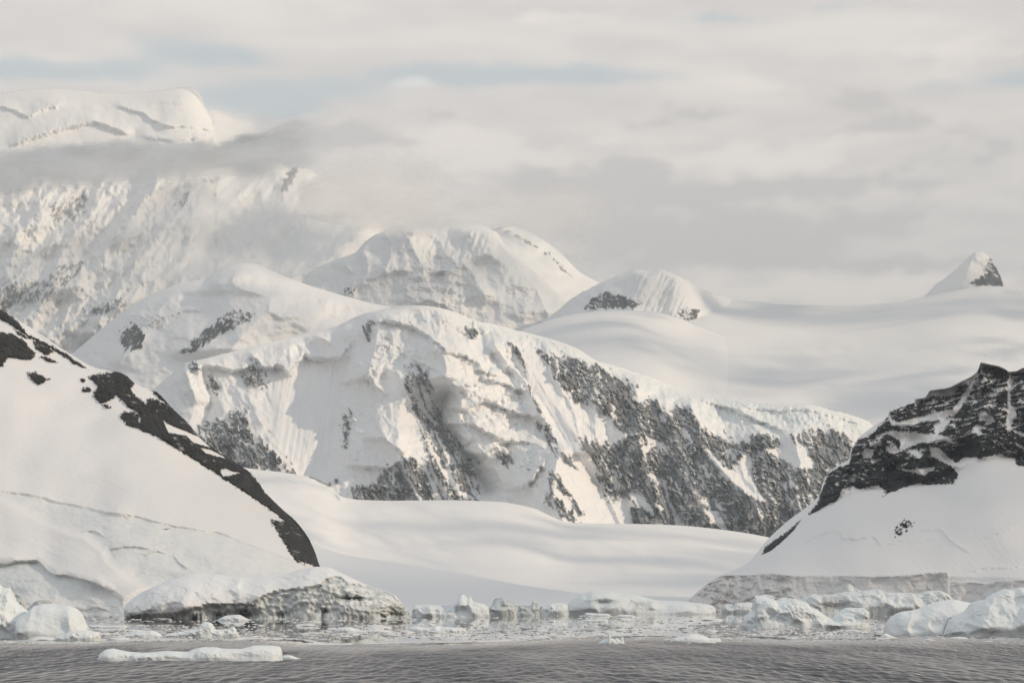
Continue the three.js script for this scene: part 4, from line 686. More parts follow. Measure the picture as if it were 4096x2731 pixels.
// ---------------------------------------------------------------- icebergs, floes and drift ice
// A closed body of ice: its outline as seen from the sea, rounded in depth, then carved by noise that belongs to the ice itself.
const bodyIce = [0.80, 0.835, 0.85];
function iceBody(o) {
  const D = o.D ?? waterD(o.wl), m = D / F, wl = HY + F * EYE / D, pts = o.pts, top = line(pts), xa = pts[0][0], xb = pts[pts.length - 1][0];
  const w = (xb - xa) * m, xc = (xa + xb) / 2, nu = Math.ceil((o.nu ?? 120) * 0.72), nf = Math.ceil((o.nf ?? 46) * 0.75), nbk = o.nb ?? 8, nv = nf + nbk, T = o.thick ?? w * 0.3, e = o.e ?? 0.75, eb = o.eb ?? 1;
  const hmax = Math.max(...pts.map((p) => (wl - p[1]) * m)), P = [], C = [], ix = [], sc = o.grain ?? Math.max(1.2, hmax * 0.5), amp = o.rough ?? 0.12, sd = o.seed ?? 900;
  const cuts = [], cell = hmax * (o.facet ?? 0.4); seedState = sd * 7919; for (let k = Math.min(160, Math.ceil(1.6 * w * hmax / (cell * cell)) + 6); k > 0; k--) cuts.push([rand(-0.55, 0.55) * w, rand(0, 1) * hmax, rand(-0.7, 0.7), rand(-0.35, 0.8), rand(-0.12, 0.16) * hmax]);
  for (let i = 0; i <= nu; i++) {
    const t = i / nu, sx = lerp(xa, xb, t), h = Math.max(0.15, (wl - top(sx)) * m), end = Math.sqrt(clamp(1 - Math.abs(2 * t - 1) ** (o.ends ?? 5))), tk = T * (0.25 + 0.75 * end) * (0.6 + 0.4 * h / hmax);
    for (let j = 0; j <= nv; j++) {
      const f = j <= nf ? 0.5 * j / nf : 0.5 + 0.5 * (j - nf) / nbk, a = Math.PI * f, s = Math.sin(a), c = Math.cos(a);
      let x = (sx - xc) * m, y = h * Math.pow(Math.max(s, 0), e), z = Math.sign(c) * tk * Math.pow(Math.abs(c), eb);
      const q = Math.min(1, y / (0.25 * h + 0.01)) * 0.7 + 0.3, X = x + sd * 13.7, kx = X / sc, ky = y / sc, kz = z / sc;
      const big = fbm3(kx * 0.45, ky * 0.5, kz * 0.45, 2, sd), mid = ridged3(kx * 0.9 + big, ky * 1.1, kz, 4, sd + 3) - 0.45, fine = fbm3(kx * 4, ky * 5, kz * 4, 3, sd + 9);
      const sy = wl - y / m, extra = o.carve ? o.carve(sx, sy) : 0, n = hmax * amp * (0.8 * big + 0.75 * (o.sharp ?? 0.9) * mid + 0.12 * fine) * q;
      z += Math.sign(c || 1) * (n * 1.5 * Math.abs(c) ** 0.3 + (c > 0 ? extra : 0)); y += n * 0.5 * Math.pow(Math.max(s, 0), 2) * (o.keepTop ?? 1); x += hmax * amp * 0.25 * fbm3(kx + 5, ky - 3, kz + 9, 3, sd + 15) * end;
      if (c > 0 && o.cut !== 0) { let zc = 1e9; for (const [px, py, ca, cb, cd] of cuts) { const ax = x - px, ay = y - py; zc = Math.min(zc, cd - ca * ax - cb * ay + Math.hypot(ax, ay) * 0.75); } z += (o.cut ?? 1.0) * Math.min(zc, 0.5 * cell) * Math.min(1, c * 3) * q; }
      if (j === 0 || j === nv) y = -0.6;
      P.push(x, y, z);
      const blue = clamp(0.35 + 0.5 * fbm3(kx * 0.8, ky * 0.8, kz * 0.8, 3, sd + 21) - 0.5 * mid); let k = mix3([0.80, 0.835, 0.85], [0.63, 0.735, 0.765], blue * (o.blue ?? 0.6));
      if (o.colour) k = o.colour(sx, sy, k, fine, mid);
      C.push(...k);
    }
  }
  for (let i = 0; i < nu; i++) for (let j = 0; j < nv; j++) { const a = i * (nv + 1) + j, b = a + nv + 1; ix.push(a, b, a + 1, b, b + 1, a + 1); }
  const first = [], last = []; for (let j = 0; j <= nv; j++) { first.push(j); last.push(nu * (nv + 1) + j); }
  for (let j = 1; j < nv; j++) { ix.push(first[0], first[j], first[j + 1]); ix.push(last[0], last[j + 1], last[j]); }
  const g = new THREE.BufferGeometry(); g.setAttribute('position', new THREE.Float32BufferAttribute(P, 3)); g.setAttribute('color', new THREE.Float32BufferAttribute(C, 3)); g.setIndex(ix); g.computeVertexNormals();
  const q = shadowed(new THREE.Mesh(g, iceMat)); q.name = numbered(o.name); q.position.set((xc - 2048) * m, 0, -D - T * 0.5 * 0); q.rotation.y = -Math.atan2((xc - 2048), F) * 0;
  scene.add(q); tag(q, o.label, o.category ?? o.name.replace('_', ' '), o.group);
  return q;
}
const Z5 = (f) => zoomed(400, 2180, 1.809, f), Z7 = (f) => zoomed(1600, 2320, 1.809, f), Z6 = (f) => zoomed(0, 2300, 5.2275, f), Q1 = (f) => zoomed(0, 2150, 1.7218, f), Q2 = (f) => zoomed(1366, 2150, 1.7218, f), Q3 = (f) => zoomed(2732, 2150, 1.7243, f);
{ // the long stranded berg at the foot of the left headland
  const dirty = line(Z5([150, 560, 190, 520, 300, 510, 370, 500, 570, 500, 700, 465, 830, 430, 1000, 425, 1130, 420, 1210, 370, 1330, 325, 1480, 310, 1600, 290, 1660, 238, 1740, 225, 1800, 268, 1950, 292, 2100, 345, 2240, 480]));
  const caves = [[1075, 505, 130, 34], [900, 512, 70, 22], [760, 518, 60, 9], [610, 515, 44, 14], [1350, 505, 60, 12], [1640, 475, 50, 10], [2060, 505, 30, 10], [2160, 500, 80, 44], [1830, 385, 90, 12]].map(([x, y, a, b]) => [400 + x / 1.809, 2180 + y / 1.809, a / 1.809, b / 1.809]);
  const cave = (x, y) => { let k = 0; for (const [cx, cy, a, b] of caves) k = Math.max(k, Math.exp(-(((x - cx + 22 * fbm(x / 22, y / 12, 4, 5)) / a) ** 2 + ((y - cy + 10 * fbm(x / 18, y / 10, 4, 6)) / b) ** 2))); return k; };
  iceBody({
    name: 'iceberg', label: 'long snow covered iceberg, grey green and eroded below, under left headland', wl: 2472, nu: 420, nf: 110, thick: 34, e: 0.62, rough: 0.09, ends: 8, seed: 901, keepTop: 0.25, sharp: 0.7, grain: 9,
    pts: Z5([186, 545, 190, 460, 230, 400, 330, 330, 520, 250, 700, 211, 820, 211, 950, 229, 1100, 231, 1200, 216, 1300, 209, 1400, 192, 1480, 171, 1560, 158, 1640, 161, 1720, 191, 1850, 251, 1990, 311, 2130, 362, 2190, 432, 2232, 490, 2240, 540]),
    carve: (x, y) => { const f = smooth(-2, 10, y - dirty(x) - 6 * n2(x / 16, y / 12, 8)); return -f * 4 - 8 * cave(x, y) + f * 2.2 * fbm(x / 22, y / 16, 4, 905); },
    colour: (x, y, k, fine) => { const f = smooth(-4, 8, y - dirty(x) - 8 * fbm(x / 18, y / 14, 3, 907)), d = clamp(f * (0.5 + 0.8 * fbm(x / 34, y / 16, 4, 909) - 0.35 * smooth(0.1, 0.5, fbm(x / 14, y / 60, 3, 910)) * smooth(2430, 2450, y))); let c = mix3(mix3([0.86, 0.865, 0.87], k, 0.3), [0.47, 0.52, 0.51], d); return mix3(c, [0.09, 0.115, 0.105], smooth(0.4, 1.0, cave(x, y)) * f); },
  });
}
iceBody({ name: 'iceberg', label: 'low iceberg with ragged pinnacles and a pale blue hollow, right of the eroded iceberg', wl: 2467, nu: 220, nf: 60, thick: 14, e: 0.5, rough: 0.16, seed: 911, grain: 5, keepTop: 0.5, pts: Z7([86, 265, 92, 200, 112, 186, 200, 183, 300, 184, 370, 182, 400, 152, 424, 138, 432, 106, 450, 98, 470, 112, 488, 126, 508, 116, 530, 160, 600, 172, 640, 192, 650, 268]), carve: (x, y) => -5 * Math.exp(-(((x - 1600 - 240) / 38) ** 2 + ((y - 2440) / 18) ** 2)) });
iceBody({ name: 'iceberg', label: 'broken grey iceberg of upright slabs in the middle of the far shore', wl: 2462, nu: 200, nf: 60, thick: 12, e: 0.45, rough: 0.24, seed: 915, grain: 4, pts: Z7([600, 262, 640, 215, 690, 142, 740, 132, 800, 160, 850, 178, 920, 186, 950, 180, 962, 150, 990, 160, 1012, 176, 1018, 262]), colour: (x, y, k, f, m) => mix3(k, [0.5, 0.55, 0.55], clamp(0.55 + 0.6 * n2(x / 22, y / 40, 4))) });
iceBody({ name: 'iceberg', label: 'small slanting slab iceberg with a dark cleft, left end of the long white dome', wl: 2460, nu: 140, nf: 50, thick: 10, e: 0.5, rough: 0.2, seed: 919, grain: 4, pts: Z7([985, 256, 1010, 205, 1045, 188, 1110, 170, 1180, 166, 1212, 182, 1222, 256]), colour: (x, y, k) => mix3(k, [0.2, 0.22, 0.22], smooth(12, 3, Math.abs(x - 2155 + 0.2 * (y - 2440)) + 5 * n2(x / 9, y / 9, 3))) });
iceBody({ name: 'iceberg', label: 'long low white domed iceberg left of the right headland', wl: 2456, nu: 320, nf: 70, thick: 30, e: 0.7, rough: 0.1, seed: 923, grain: 8, keepTop: 0.4, pts: Z7([1196, 255, 1222, 166, 1262, 134, 1330, 96, 1420, 74, 1500, 76, 1600, 94, 1690, 103, 1780, 126, 1870, 146, 1960, 151, 2060, 157, 2200, 171, 2262, 188, 2284, 220, 2286, 255]), carve: (x, y) => -5 * Math.exp(-(((x - 2412) / 40) ** 2 + ((y - 2408) / 8) ** 2)) - 4 * Math.exp(-(((x - 2560) / 30) ** 2 + ((y - 2415) / 12) ** 2)), colour: (x, y, k) => mix3(k, [0.42, 0.45, 0.45], clamp(0.8 * Math.exp(-(((x - 2410) / 44) ** 2 + ((y - 2407 + 5 * n2(x / 8, 2, 3)) / 9) ** 2)) + 0.7 * Math.exp(-(((x - 2560) / 34) ** 2 + ((y - 2415 + 5 * n2(x / 8, 4, 3)) / 12) ** 2)) + 0.9 * Math.exp(-(((x - 2330) / 44) ** 2 + ((y - 2438) / 9) ** 2)))) });
iceBody({ name: 'iceberg', label: 'small blocky iceberg at the foot of the right headland cliff, furthest left', wl: 2452, nu: 90, nf: 40, thick: 12, e: 0.45, rough: 0.2, seed: 927, grain: 4, pts: Q3([265, 520, 272, 480, 292, 463, 330, 460, 352, 478, 362, 455, 430, 449, 498, 455, 516, 500, 520, 520]) });
iceBody({ name: 'iceberg', label: 'white pointed spire of ice in front of the right shore cliff', wl: 2451, nu: 90, nf: 60, thick: 9, e: 0.75, rough: 0.08, seed: 931, grain: 5, pts: Q3([1060, 520, 1085, 420, 1104, 380, 1124, 342, 1138, 306, 1154, 297, 1172, 312, 1192, 336, 1222, 366, 1250, 420, 1270, 520]) });
iceBody({ name: 'iceberg', label: 'long flat iceberg with a grey undercut left end in front of the right shore cliff', wl: 2453, nu: 320, nf: 70, thick: 22, e: 0.45, rough: 0.17, seed: 935, grain: 6, keepTop: 0.5, pts: Q3([760, 520, 800, 440, 860, 402, 905, 390, 950, 402, 1000, 398, 1100, 380, 1240, 369, 1360, 357, 1384, 376, 1500, 381, 1620, 386, 1700, 367, 1760, 366, 1830, 392, 1862, 430, 1880, 520]), carve: (x, y) => -8 * Math.exp(-(((x - 3340) / 60) ** 2 + ((y - 2428) / 14) ** 2)), colour: (x, y, k) => mix3(k, [0.55, 0.56, 0.57], clamp(smooth(3440, 3300, x) * smooth(3276, 3290, x) * smooth(2376, 2392, y - 0.03 * (3400 - x)) * smooth(2446, 2434, y))) });
iceBody({ name: 'iceberg', label: 'chunky white iceberg of rounded lumps and blue hollows left of the largest right iceberg', wl: 2511, nu: 300, nf: 90, thick: 11, e: 0.55, rough: 0.2, seed: 941, grain: 5.5, blue: 0.9, ends: 7, pts: Q3([398, 626, 405, 580, 440, 531, 486, 502, 494, 412, 560, 401, 612, 412, 640, 440, 700, 421, 762, 426, 830, 441, 872, 471, 932, 506, 1000, 546, 1040, 556, 1070, 526, 1160, 491, 1240, 490, 1275, 520, 1282, 560, 1284, 626]), carve: (x, y) => -3.2 * Math.exp(-(((x - 3085) / 24) ** 2 + ((y - 2468) / 26) ** 2)) - 2 * Math.exp(-(((x - 3235) / 30) ** 2 + ((y - 2475) / 22) ** 2)) - 3 * Math.exp(-(((x - 3330) / 26) ** 2 + ((y - 2480) / 12) ** 2)) });
iceBody({ name: 'iceberg', label: 'smooth white iceberg sloping to the right edge, left half of the largest right pair', wl: 2540, nu: 260, nf: 80, thick: 9, e: 0.75, rough: 0.08, seed: 947, grain: 6, pts: Q3([1388, 672, 1404, 592, 1440, 546, 1500, 517, 1600, 501, 1700, 461, 1780, 441, 1860, 430, 1920, 440, 1990, 452, 2060, 470, 2120, 560, 2140, 672]) });
iceBody({ name: 'iceberg', label: 'tall white iceberg with a grey shaded left face at the right edge', wl: 2545, nu: 300, nf: 90, thick: 10, e: 0.7, rough: 0.11, seed: 951, grain: 5, ends: 9, pts: Q3([1796, 684, 1812, 622, 1842, 560, 1900, 540, 1960, 502, 2004, 452, 2080, 431, 2112, 402, 2180, 372, 2240, 361, 2272, 366, 2312, 346, 2360, 345, 2500, 340, 2650, 420, 2720, 684]), carve: (x, y) => -5 * smooth(3930, 3790, x + 0.25 * (y - 2480)) });
iceBody({ name: 'iceberg', label: 'tall round topped iceberg at the left edge', wl: 2550, nu: 220, nf: 90, thick: 8, e: 0.7, rough: 0.12, seed: 957, grain: 4.5, pts: Z6([-700, 1330, -640, 700, -420, 380, -200, 250, 0, 202, 80, 254, 200, 262, 262, 400, 322, 540, 432, 650, 560, 764, 606, 900, 640, 1330]) });
iceBody({ name: 'iceberg', label: 'smooth rounded white iceberg second from the left edge', wl: 2551, nu: 240, nf: 80, thick: 8, e: 0.65, rough: 0.08, seed: 961, grain: 5, ends: 8, pts: Z6([340, 1330, 380, 920, 560, 802, 640, 722, 720, 657, 800, 648, 900, 617, 1050, 611, 1200, 629, 1400, 637, 1560, 682, 1650, 762, 1720, 882, 1760, 1000, 1826, 1090, 1836, 1330]) });
iceBody({ name: 'iceberg', label: 'small curved grey iceberg peeking out behind the rounded white iceberg at left', wl: 2508, nu: 100, nf: 40, thick: 5, e: 0.6, rough: 0.12, seed: 965, grain: 4, pts: Z6([470, 1080, 536, 742, 640, 640, 752, 566, 880, 543, 1030, 548, 1056, 606, 1080, 1080]), colour: (x, y, k) => mix3(k, [0.4, 0.42, 0.41], 0.75) });
iceBody({ name: 'iceberg', label: 'small grey green iceberg behind the tall round topped iceberg at left', wl: 2505, nu: 90, nf: 40, thick: 5, e: 0.6, rough: 0.2, seed: 967, grain: 3, pts: Z6([120, 1080, 180, 420, 300, 390, 400, 408, 470, 470, 510, 620, 560, 760, 580, 1080]), colour: (x, y, k) => mix3(k, [0.5, 0.53, 0.51], 0.6) });
iceBody({ name: 'ice_floe', label: 'long low white ice floe lying alone in the dark foreground water', wl: 2642, nu: 320, nf: 50, thick: 3.2, e: 0.5, rough: 0.2, seed: 971, grain: 2.2, keepTop: 0.3, ends: 12, sharp: 0.6, pts: Q1([672, 858, 690, 802, 738, 771, 775, 765, 830, 775, 900, 785, 1000, 791, 1150, 781, 1290, 785, 1330, 770, 1400, 755, 1480, 755, 1540, 765, 1640, 766, 1700, 756, 1760, 742, 1850, 742, 1922, 751, 1938, 782, 1944, 858]) });
iceBody({ name: 'ice_floe', label: 'tiny thin ice sliver trailing off the right end of the foreground floe', wl: 2636, nu: 60, nf: 14, thick: 1.2, e: 0.5, rough: 0.2, seed: 973, pts: Q1([1940, 842, 1950, 812, 1990, 810, 2030, 822, 2066, 842]) });
iceBody({ name: 'ice_floe', label: 'rounded ice floe lying against the foot of the rounded white iceberg at left', wl: 2562, nu: 140, nf: 40, thick: 3, e: 0.5, rough: 0.16, seed: 975, grain: 2, pts: Z6([1100, 1380, 1190, 1300, 1340, 1242, 1500, 1190, 1750, 1160, 1900, 1168, 2060, 1192, 2080, 1290, 2090, 1380]) });
iceBody({ name: 'ice_floe', label: 'long ice floe with a small raised tower, left of the middle of the calm water', wl: 2547, nu: 220, nf: 50, thick: 4, e: 0.5, rough: 0.2, seed: 977, grain: 2, keepTop: 0.6, pts: Q1([1104, 690, 1180, 657, 1300, 641, 1368, 617, 1386, 592, 1420, 581, 1458, 592, 1466, 622, 1500, 636, 1560, 631, 1612, 616, 1630, 650, 1650, 690]) });
iceBody({ name: 'ice_floe', label: 'low pale ice floe touching the left end of the floe with the tower', wl: 2546, nu: 130, nf: 34, thick: 3, e: 0.5, rough: 0.2, seed: 979, grain: 2, pts: Q1([744, 690, 850, 672, 950, 651, 1040, 641, 1100, 664, 1120, 690]) });
iceBody({ name: 'ice_floe', label: 'smooth white hump of ice in front of the dark hollows of the long eroded iceberg', wl: 2481, nu: 90, nf: 34, thick: 6, e: 0.7, rough: 0.06, seed: 981, pts: Q1([1480, 575, 1560, 537, 1640, 531, 1690, 553, 1730, 575]) });
iceBody({ name: 'ice_floe', label: 'flat grey edged ice floe right of the rounded white iceberg at left', wl: 2511, nu: 90, nf: 24, thick: 3, e: 0.4, rough: 0.12, seed: 983, pts: Q1([606, 628, 612, 602, 700, 604, 800, 606, 866, 604, 872, 628]) });
iceBody({ name: 'ice_floe', label: 'lumpy ice floe of two humps left of centre in the calm water', wl: 2528, nu: 180, nf: 40, thick: 4, e: 0.5, rough: 0.22, seed: 985, grain: 2, pts: Q2([462, 656, 472, 622, 520, 612, 565, 622, 622, 626, 650, 606, 702, 616, 780, 621, 850, 627, 858, 656]) });
iceBody({ name: 'ice_floe', label: 'ice floe with one low hump left of the two humped floe', wl: 2528, nu: 120, nf: 34, thick: 4, e: 0.5, rough: 0.2, seed: 987, grain: 2, pts: Q2([-70, 656, -30, 628, 0, 620, 60, 616, 104, 632, 160, 640, 230, 632, 320, 640, 350, 656]) });
iceBody({ name: 'ice_floe', label: 'small ice floe with upright horns like teeth right of centre', wl: 2575, nu: 160, nf: 50, thick: 1.6, e: 0.5, rough: 0.1, seed: 989, grain: 1.2, keepTop: 0.3, pts: Q2([1766, 736, 1790, 712, 1822, 696, 1836, 690, 1840, 666, 1852, 664, 1857, 692, 1884, 700, 1894, 690, 1908, 700, 1922, 704, 1936, 681, 1946, 712, 1950, 736]) });
iceBody({ name: 'ice_floe', label: 'smooth wedge shaped ice floe below the chunky iceberg, right of the toothed floe', wl: 2567, nu: 150, nf: 40, thick: 3, e: 0.55, rough: 0.12, seed: 991, grain: 2, pts: Q3([-90, 724, -60, 690, 0, 680, 60, 665, 130, 671, 180, 690, 258, 698, 266, 724]) });
iceBody({ name: 'ice_floe', label: 'small floe close under the left end of the smooth white right iceberg', wl: 2553, nu: 70, nf: 24, thick: 1.6, e: 0.5, rough: 0.2, seed: 993, pts: Q3([1360, 696, 1380, 668, 1400, 662, 1440, 676, 1480, 696]) });
iceBody({ name: 'ice_floe', label: 'thin white floe below the tall iceberg at the right edge', wl: 2556, nu: 70, nf: 20, thick: 1.6, e: 0.5, rough: 0.1, seed: 995, pts: Q3([1835, 704, 1850, 688, 1900, 684, 1950, 687, 1970, 704]) });
iceBody({ name: 'ice_floe', label: 'low floe in front of the far left end of the white domed iceberg', wl: 2464, nu: 110, nf: 28, thick: 7, e: 0.5, rough: 0.2, seed: 997, grain: 4, pts: Z7([1330, 268, 1345, 236, 1420, 240, 1500, 244, 1545, 268]) });
iceBody({ name: 'ice_floe', label: 'low floe in front of the middle of the white domed iceberg', wl: 2468, nu: 110, nf: 28, thick: 6, e: 0.5, rough: 0.2, seed: 999, grain: 4, pts: Z7([1540, 285, 1560, 262, 1600, 250, 1690, 255, 1720, 285]) });
iceBody({ name: 'ice_floe', label: 'thin pale floe on the dark streak of water below the white domed iceberg', wl: 2485, nu: 110, nf: 22, thick: 4, e: 0.5, rough: 0.15, seed: 1001, grain: 3, pts: Z7([1290, 300, 1340, 288, 1420, 285, 1500, 283, 1510, 300]) });

{ // drift ice: many small pieces, each a copy of one of eight bodies
  const makers = [];
  for (let k = 0; k < 8; k++) {
    const g = new THREE.SphereGeometry(1, 22, 10), p = g.attributes.position, c = new Float32Array(p.count * 3), dark = k >= 5;
    for (let i = 0; i < p.count; i++) {
      let x = p.getX(i), y = p.getY(i), z = p.getZ(i); const f = 1 + 0.45 * fbm3(x * 1.3 + k * 7, y * 1.1, z * 1.3, 3, 60 + k), t = 0.65 + 0.75 * ridged3(x * 1.6 + k * 5, 0.3, z * 1.2, 2, 80 + k);
      p.setXYZ(i, x * f, Math.max(-0.3, y * t), z * f);
      const tone = dark ? [0.3, 0.29, 0.29] : mix3([0.82, 0.83, 0.84], [0.66, 0.68, 0.69], clamp(0.5 + fbm3(x * 2, y * 2, z * 2, 2, k))); c.set(tone, i * 3);
    }
    g.setAttribute('color', new THREE.BufferAttribute(c, 3)); g.computeVertexNormals();
    makers.push(shadowed(new THREE.Mesh(g, iceMat)));
  }
  { // the smallest crumbs, too many to count
    const n = 4200, crumbs = new THREE.InstancedMesh(makers[0].geometry, iceMat, n), m4 = new THREE.Matrix4(), e = new THREE.Euler(), qt = new THREE.Quaternion(), col = new THREE.Color(); let k = 0;
    while (k < n) {
      const sx = rand(-40, 4140), sy = 2462 + 120 * rnd(), D = waterD(sy), d = 0.12 + 1.2 * fbm(sx / 460, sy / 5, 3, 1301) + 0.5 * Math.exp(-(((sy - 2530) / 22) ** 2)) - smooth(2552, 2580, sy); if (rnd() > d) continue;
      const m = D / F, w = rand(2.5, 8) * m; e.set(0, rand(-1, 1), 0); m4.compose(new THREE.Vector3((sx - 2048) * m, 0, -D), qt.setFromEuler(e), new THREE.Vector3(w, rand(1.0, 2.2) * m, w * rand(1, 3))); crumbs.setMatrixAt(k, m4);
      const t = rnd() < 0.34 ? rand(0.25, 0.55) : rand(0.8, 1); crumbs.setColorAt(k, col.setRGB(t, t, t)); k++;
    }
    crumbs.name = 'ice_crumbs'; shadowed(crumbs); scene.add(crumbs); tag(crumbs, 'scattered crumbs of brash ice strewn in lines over the calm water', 'brash ice', null, 'stuff');
  }
  const spots = [];
  for (let n = 0; n < 2000 && spots.length < 290; n++) {
    const sx = rand(-40, 4140), sy = 2464 + 126 * Math.pow(rnd(), 0.85), D = waterD(sy), x = (sx - 2048) / F * D;
    const dens = 0.3 + 0.9 * fbm(sx / 420, sy / 14, 3, 1201) + 0.6 * Math.exp(-(((sy - 2536) / 14) ** 2)) - smooth(2555, 2590, sy) * 0.75 - 0.5 * smooth(3000, 3300, sx) * smooth(2540, 2500, sy);
    if (rnd() > dens) continue;
    spots.push([sx, sy, D, x]);
  }
  const marks = [[120, 2555, 'the icebergs at the left edge'], [330, 2555, 'the floe under the rounded left iceberg'], [760, 2644, 'the long foreground floe'], [820, 2545, 'the floe with the tower'], [950, 2480, 'the white ice hump'], [1740, 2526, 'the two humped floe'], [1460, 2526, 'the one humped floe'], [2440, 2572, 'the toothed floe'], [2780, 2564, 'the wedge shaped floe'], [2400, 2466, 'the white domed iceberg'], [1780, 2470, 'the pinnacled iceberg'], [1250, 2475, 'the eroded iceberg'], [3200, 2512, 'the chunky iceberg'], [3720, 2545, 'the largest right icebergs'], [2050, 2545, 'the middle of the calm water'], [1100, 2560, 'the tower floe']];
  spots.forEach(([sx, sy, D, x]) => {
    const k = rnd() < 0.38 ? 5 + Math.floor(rnd() * 3) : Math.floor(rnd() * 5), o = makers[k].clone(), m = D / F, w = (rnd() < 0.15 ? rand(28, 55) : rand(5, 24)) * m, flat = k >= 5 ? rand(0.05, 0.1) : rand(0.08, 0.24);
    o.name = numbered('drift_ice'); o.position.set(x, -0.02 * w * 0, -D); o.rotation.y = rand(-0.5, 0.5); o.scale.set(w, Math.max(2 * m, w * flat), w * rand(0.8, 1.8)); scene.add(o);
    const near = marks.reduce((a, b) => Math.hypot(b[0] - sx, 6 * (b[1] - sy)) < Math.hypot(a[0] - sx, 6 * (a[1] - sy)) ? b : a), dx = sx - near[0], dy = sy - near[1];
    const where = (Math.abs(dx) < 90 ? (dy > 0 ? 'before ' : 'behind ') : (Math.abs(dx) < 330 ? '' : 'far ') + (dx > 0 ? 'right of ' : 'left of ')) + near[2];
    const kind = k >= 5 ? 'dark thin' : flat > 0.16 ? 'lumpy white' : 'flat white', size = w / m > 26 ? 'large' : w / m > 13 ? 'small' : 'tiny';
    if (size === 'tiny') tag(o, k >= 5 ? 'tiny dark piece of drift ice among the brash on the calm water' : 'tiny white piece of drift ice among the brash on the calm water', 'drift ice', k >= 5 ? 'tiny dark pieces of drift ice' : 'tiny white pieces of drift ice');
    else tag(o, size + ' ' + kind + ' drift ice piece ' + where, 'drift ice', size + ' ' + kind + ' pieces of drift ice ' + where);
  });
}
{ // a seabird gliding in front of the left headland
  const D = 420, sx = 663, sy = 2118, span = 30 / F * D, g = [];
  const wing = (s) => { const n = 14, P = [], ix = []; for (let i = 0; i <= n; i++) { const t = i / n, x = s * (0.03 + 0.47 * t), y = 0.20 * Math.sin(Math.min(1, t * 1.5) * Math.PI / 2) * (1 - 0.15 * t) - 0.34 * Math.max(0, t - 0.42) ** 1.2, ch = 0.11 * (1 - t) ** 0.6 + 0.016, th = 0.03 * (1 - t) + 0.008; for (const [a, b] of [[0.5, 0], [0, 1], [-0.5, 0], [0, -0.6]]) P.push(x, y + b * th, a * ch * 2); } for (let i = 0; i < n; i++) for (let k = 0; k < 4; k++) { const a = i * 4 + k, b = i * 4 + (k + 1) % 4; ix.push(a, a + 4, b, b, a + 4, b + 4); } const q = new THREE.BufferGeometry(); q.setAttribute('position', new THREE.Float32BufferAttribute(P, 3)); q.setIndex(ix); q.computeVertexNormals(); return q; };
  const body = new THREE.LatheGeometry([[0.001, -0.24], [0.03, -0.2], [0.055, -0.08], [0.06, 0.04], [0.045, 0.13], [0.035, 0.17], [0.038, 0.2], [0.025, 0.235], [0.008, 0.26], [0.001, 0.28]].map(([a, b]) => new THREE.Vector2(a, b)), 14); body.rotateX(Math.PI / 2); body.deleteAttribute('uv'); body.translate(0, 0.03, 0);
  const whole = mergeGeometries([body, wing(1), wing(-1)]); whole.scale(span, span, span);
  const bird = shadowed(new THREE.Mesh(whole, new THREE.MeshStandardMaterial({ name: 'feathers', color: new THREE.Color().setRGB(0.045, 0.04, 0.036), roughness: 0.9 }))); bird.name = 'seabird';
  bird.position.set(...place(sx, sy, D)); bird.rotation.set(0.4, 0.1, 0.06); scene.add(bird); tag(bird, 'dark seabird gliding on bent wings in front of the left snow slope', 'bird');
}

// ---------------------------------------------------------------- cloud in front of the far mountains
// A bank is a few soft sheets of droplets one behind the other, thin at the edges and dense inside.
function cloudBank(o) {
  const root = new THREE.Group(); root.name = numbered('cloud_bank'); scene.add(root); tag(root, o.label, 'cloud', null, 'structure');
  const mat = new THREE.MeshStandardMaterial({ name: 'cloud', vertexColors: true, transparent: true, roughness: 1, side: THREE.DoubleSide });
  o.layers.forEach((L, li) => {
    const nu = Math.ceil((o.nu ?? 150) * 0.65), nv = Math.ceil((o.nv ?? 70) * 0.65), P = [], C = [], N = [], ix = [];
    for (let j = 0; j <= nv; j++) for (let i = 0; i <= nu; i++) {
      const x = lerp(o.x0, o.x1, i / nu), y = lerp(o.y0, o.y1, j / nv), w = o.warp ?? 1;
      const wx = x + w * 60 * fbm(x / 160, y / 90, 3, 2000 + li * 7 + o.seed), wy = y + w * 26 * fbm(x / 130, y / 60, 4, 2003 + li * 7 + o.seed);
      const edge = smooth(0, 0.15, i / nu) * smooth(1, 0.75, i / nu) * smooth(0, 0.1, j / nv) * smooth(1, 0.9, j / nv);
      const a = clamp(o.alpha(wx, wy, li) * edge * (0.85 + 0.4 * fbm(x / 200, y / 70, 4, 2010 + li + o.seed))) * L.a;
      P.push(...place(x, y, L.D + (o.tilt ? 60 : 260) * fbm(x / 500, y / 300, 2, 2020 + li + o.seed) + (y - o.y0) * -0.6 + (o.tilt ?? 0) * (x - (o.x0 + o.x1) / 2)));
      C.push(...o.tone, a);
      const n = new THREE.Vector3(o.n[0] + 0.1 * n2(x / 200, y / 90, 2030 + o.seed), o.n[1] + 0.1 * n2(x / 200 + 9, y / 90, 2031 + o.seed), o.n[2]).normalize(); N.push(n.x, n.y, n.z);
    }
    for (let j = 0; j < nv; j++) for (let i = 0; i < nu; i++) { const a = j * (nu + 1) + i, b = a + 1, c = a + nu + 1, d = c + 1; ix.push(a, c, b, b, c, d); }
    const g = new THREE.BufferGeometry(); g.setAttribute('position', new THREE.Float32BufferAttribute(P, 3)); g.setAttribute('normal', new THREE.Float32BufferAttribute(N, 3)); g.setAttribute('color', new THREE.Float32BufferAttribute(C, 4)); g.setIndex(ix);
    const q = new THREE.Mesh(g, mat); q.name = 'cloud_layer'; q.castShadow = q.receiveShadow = true; root.add(q);
  });
}
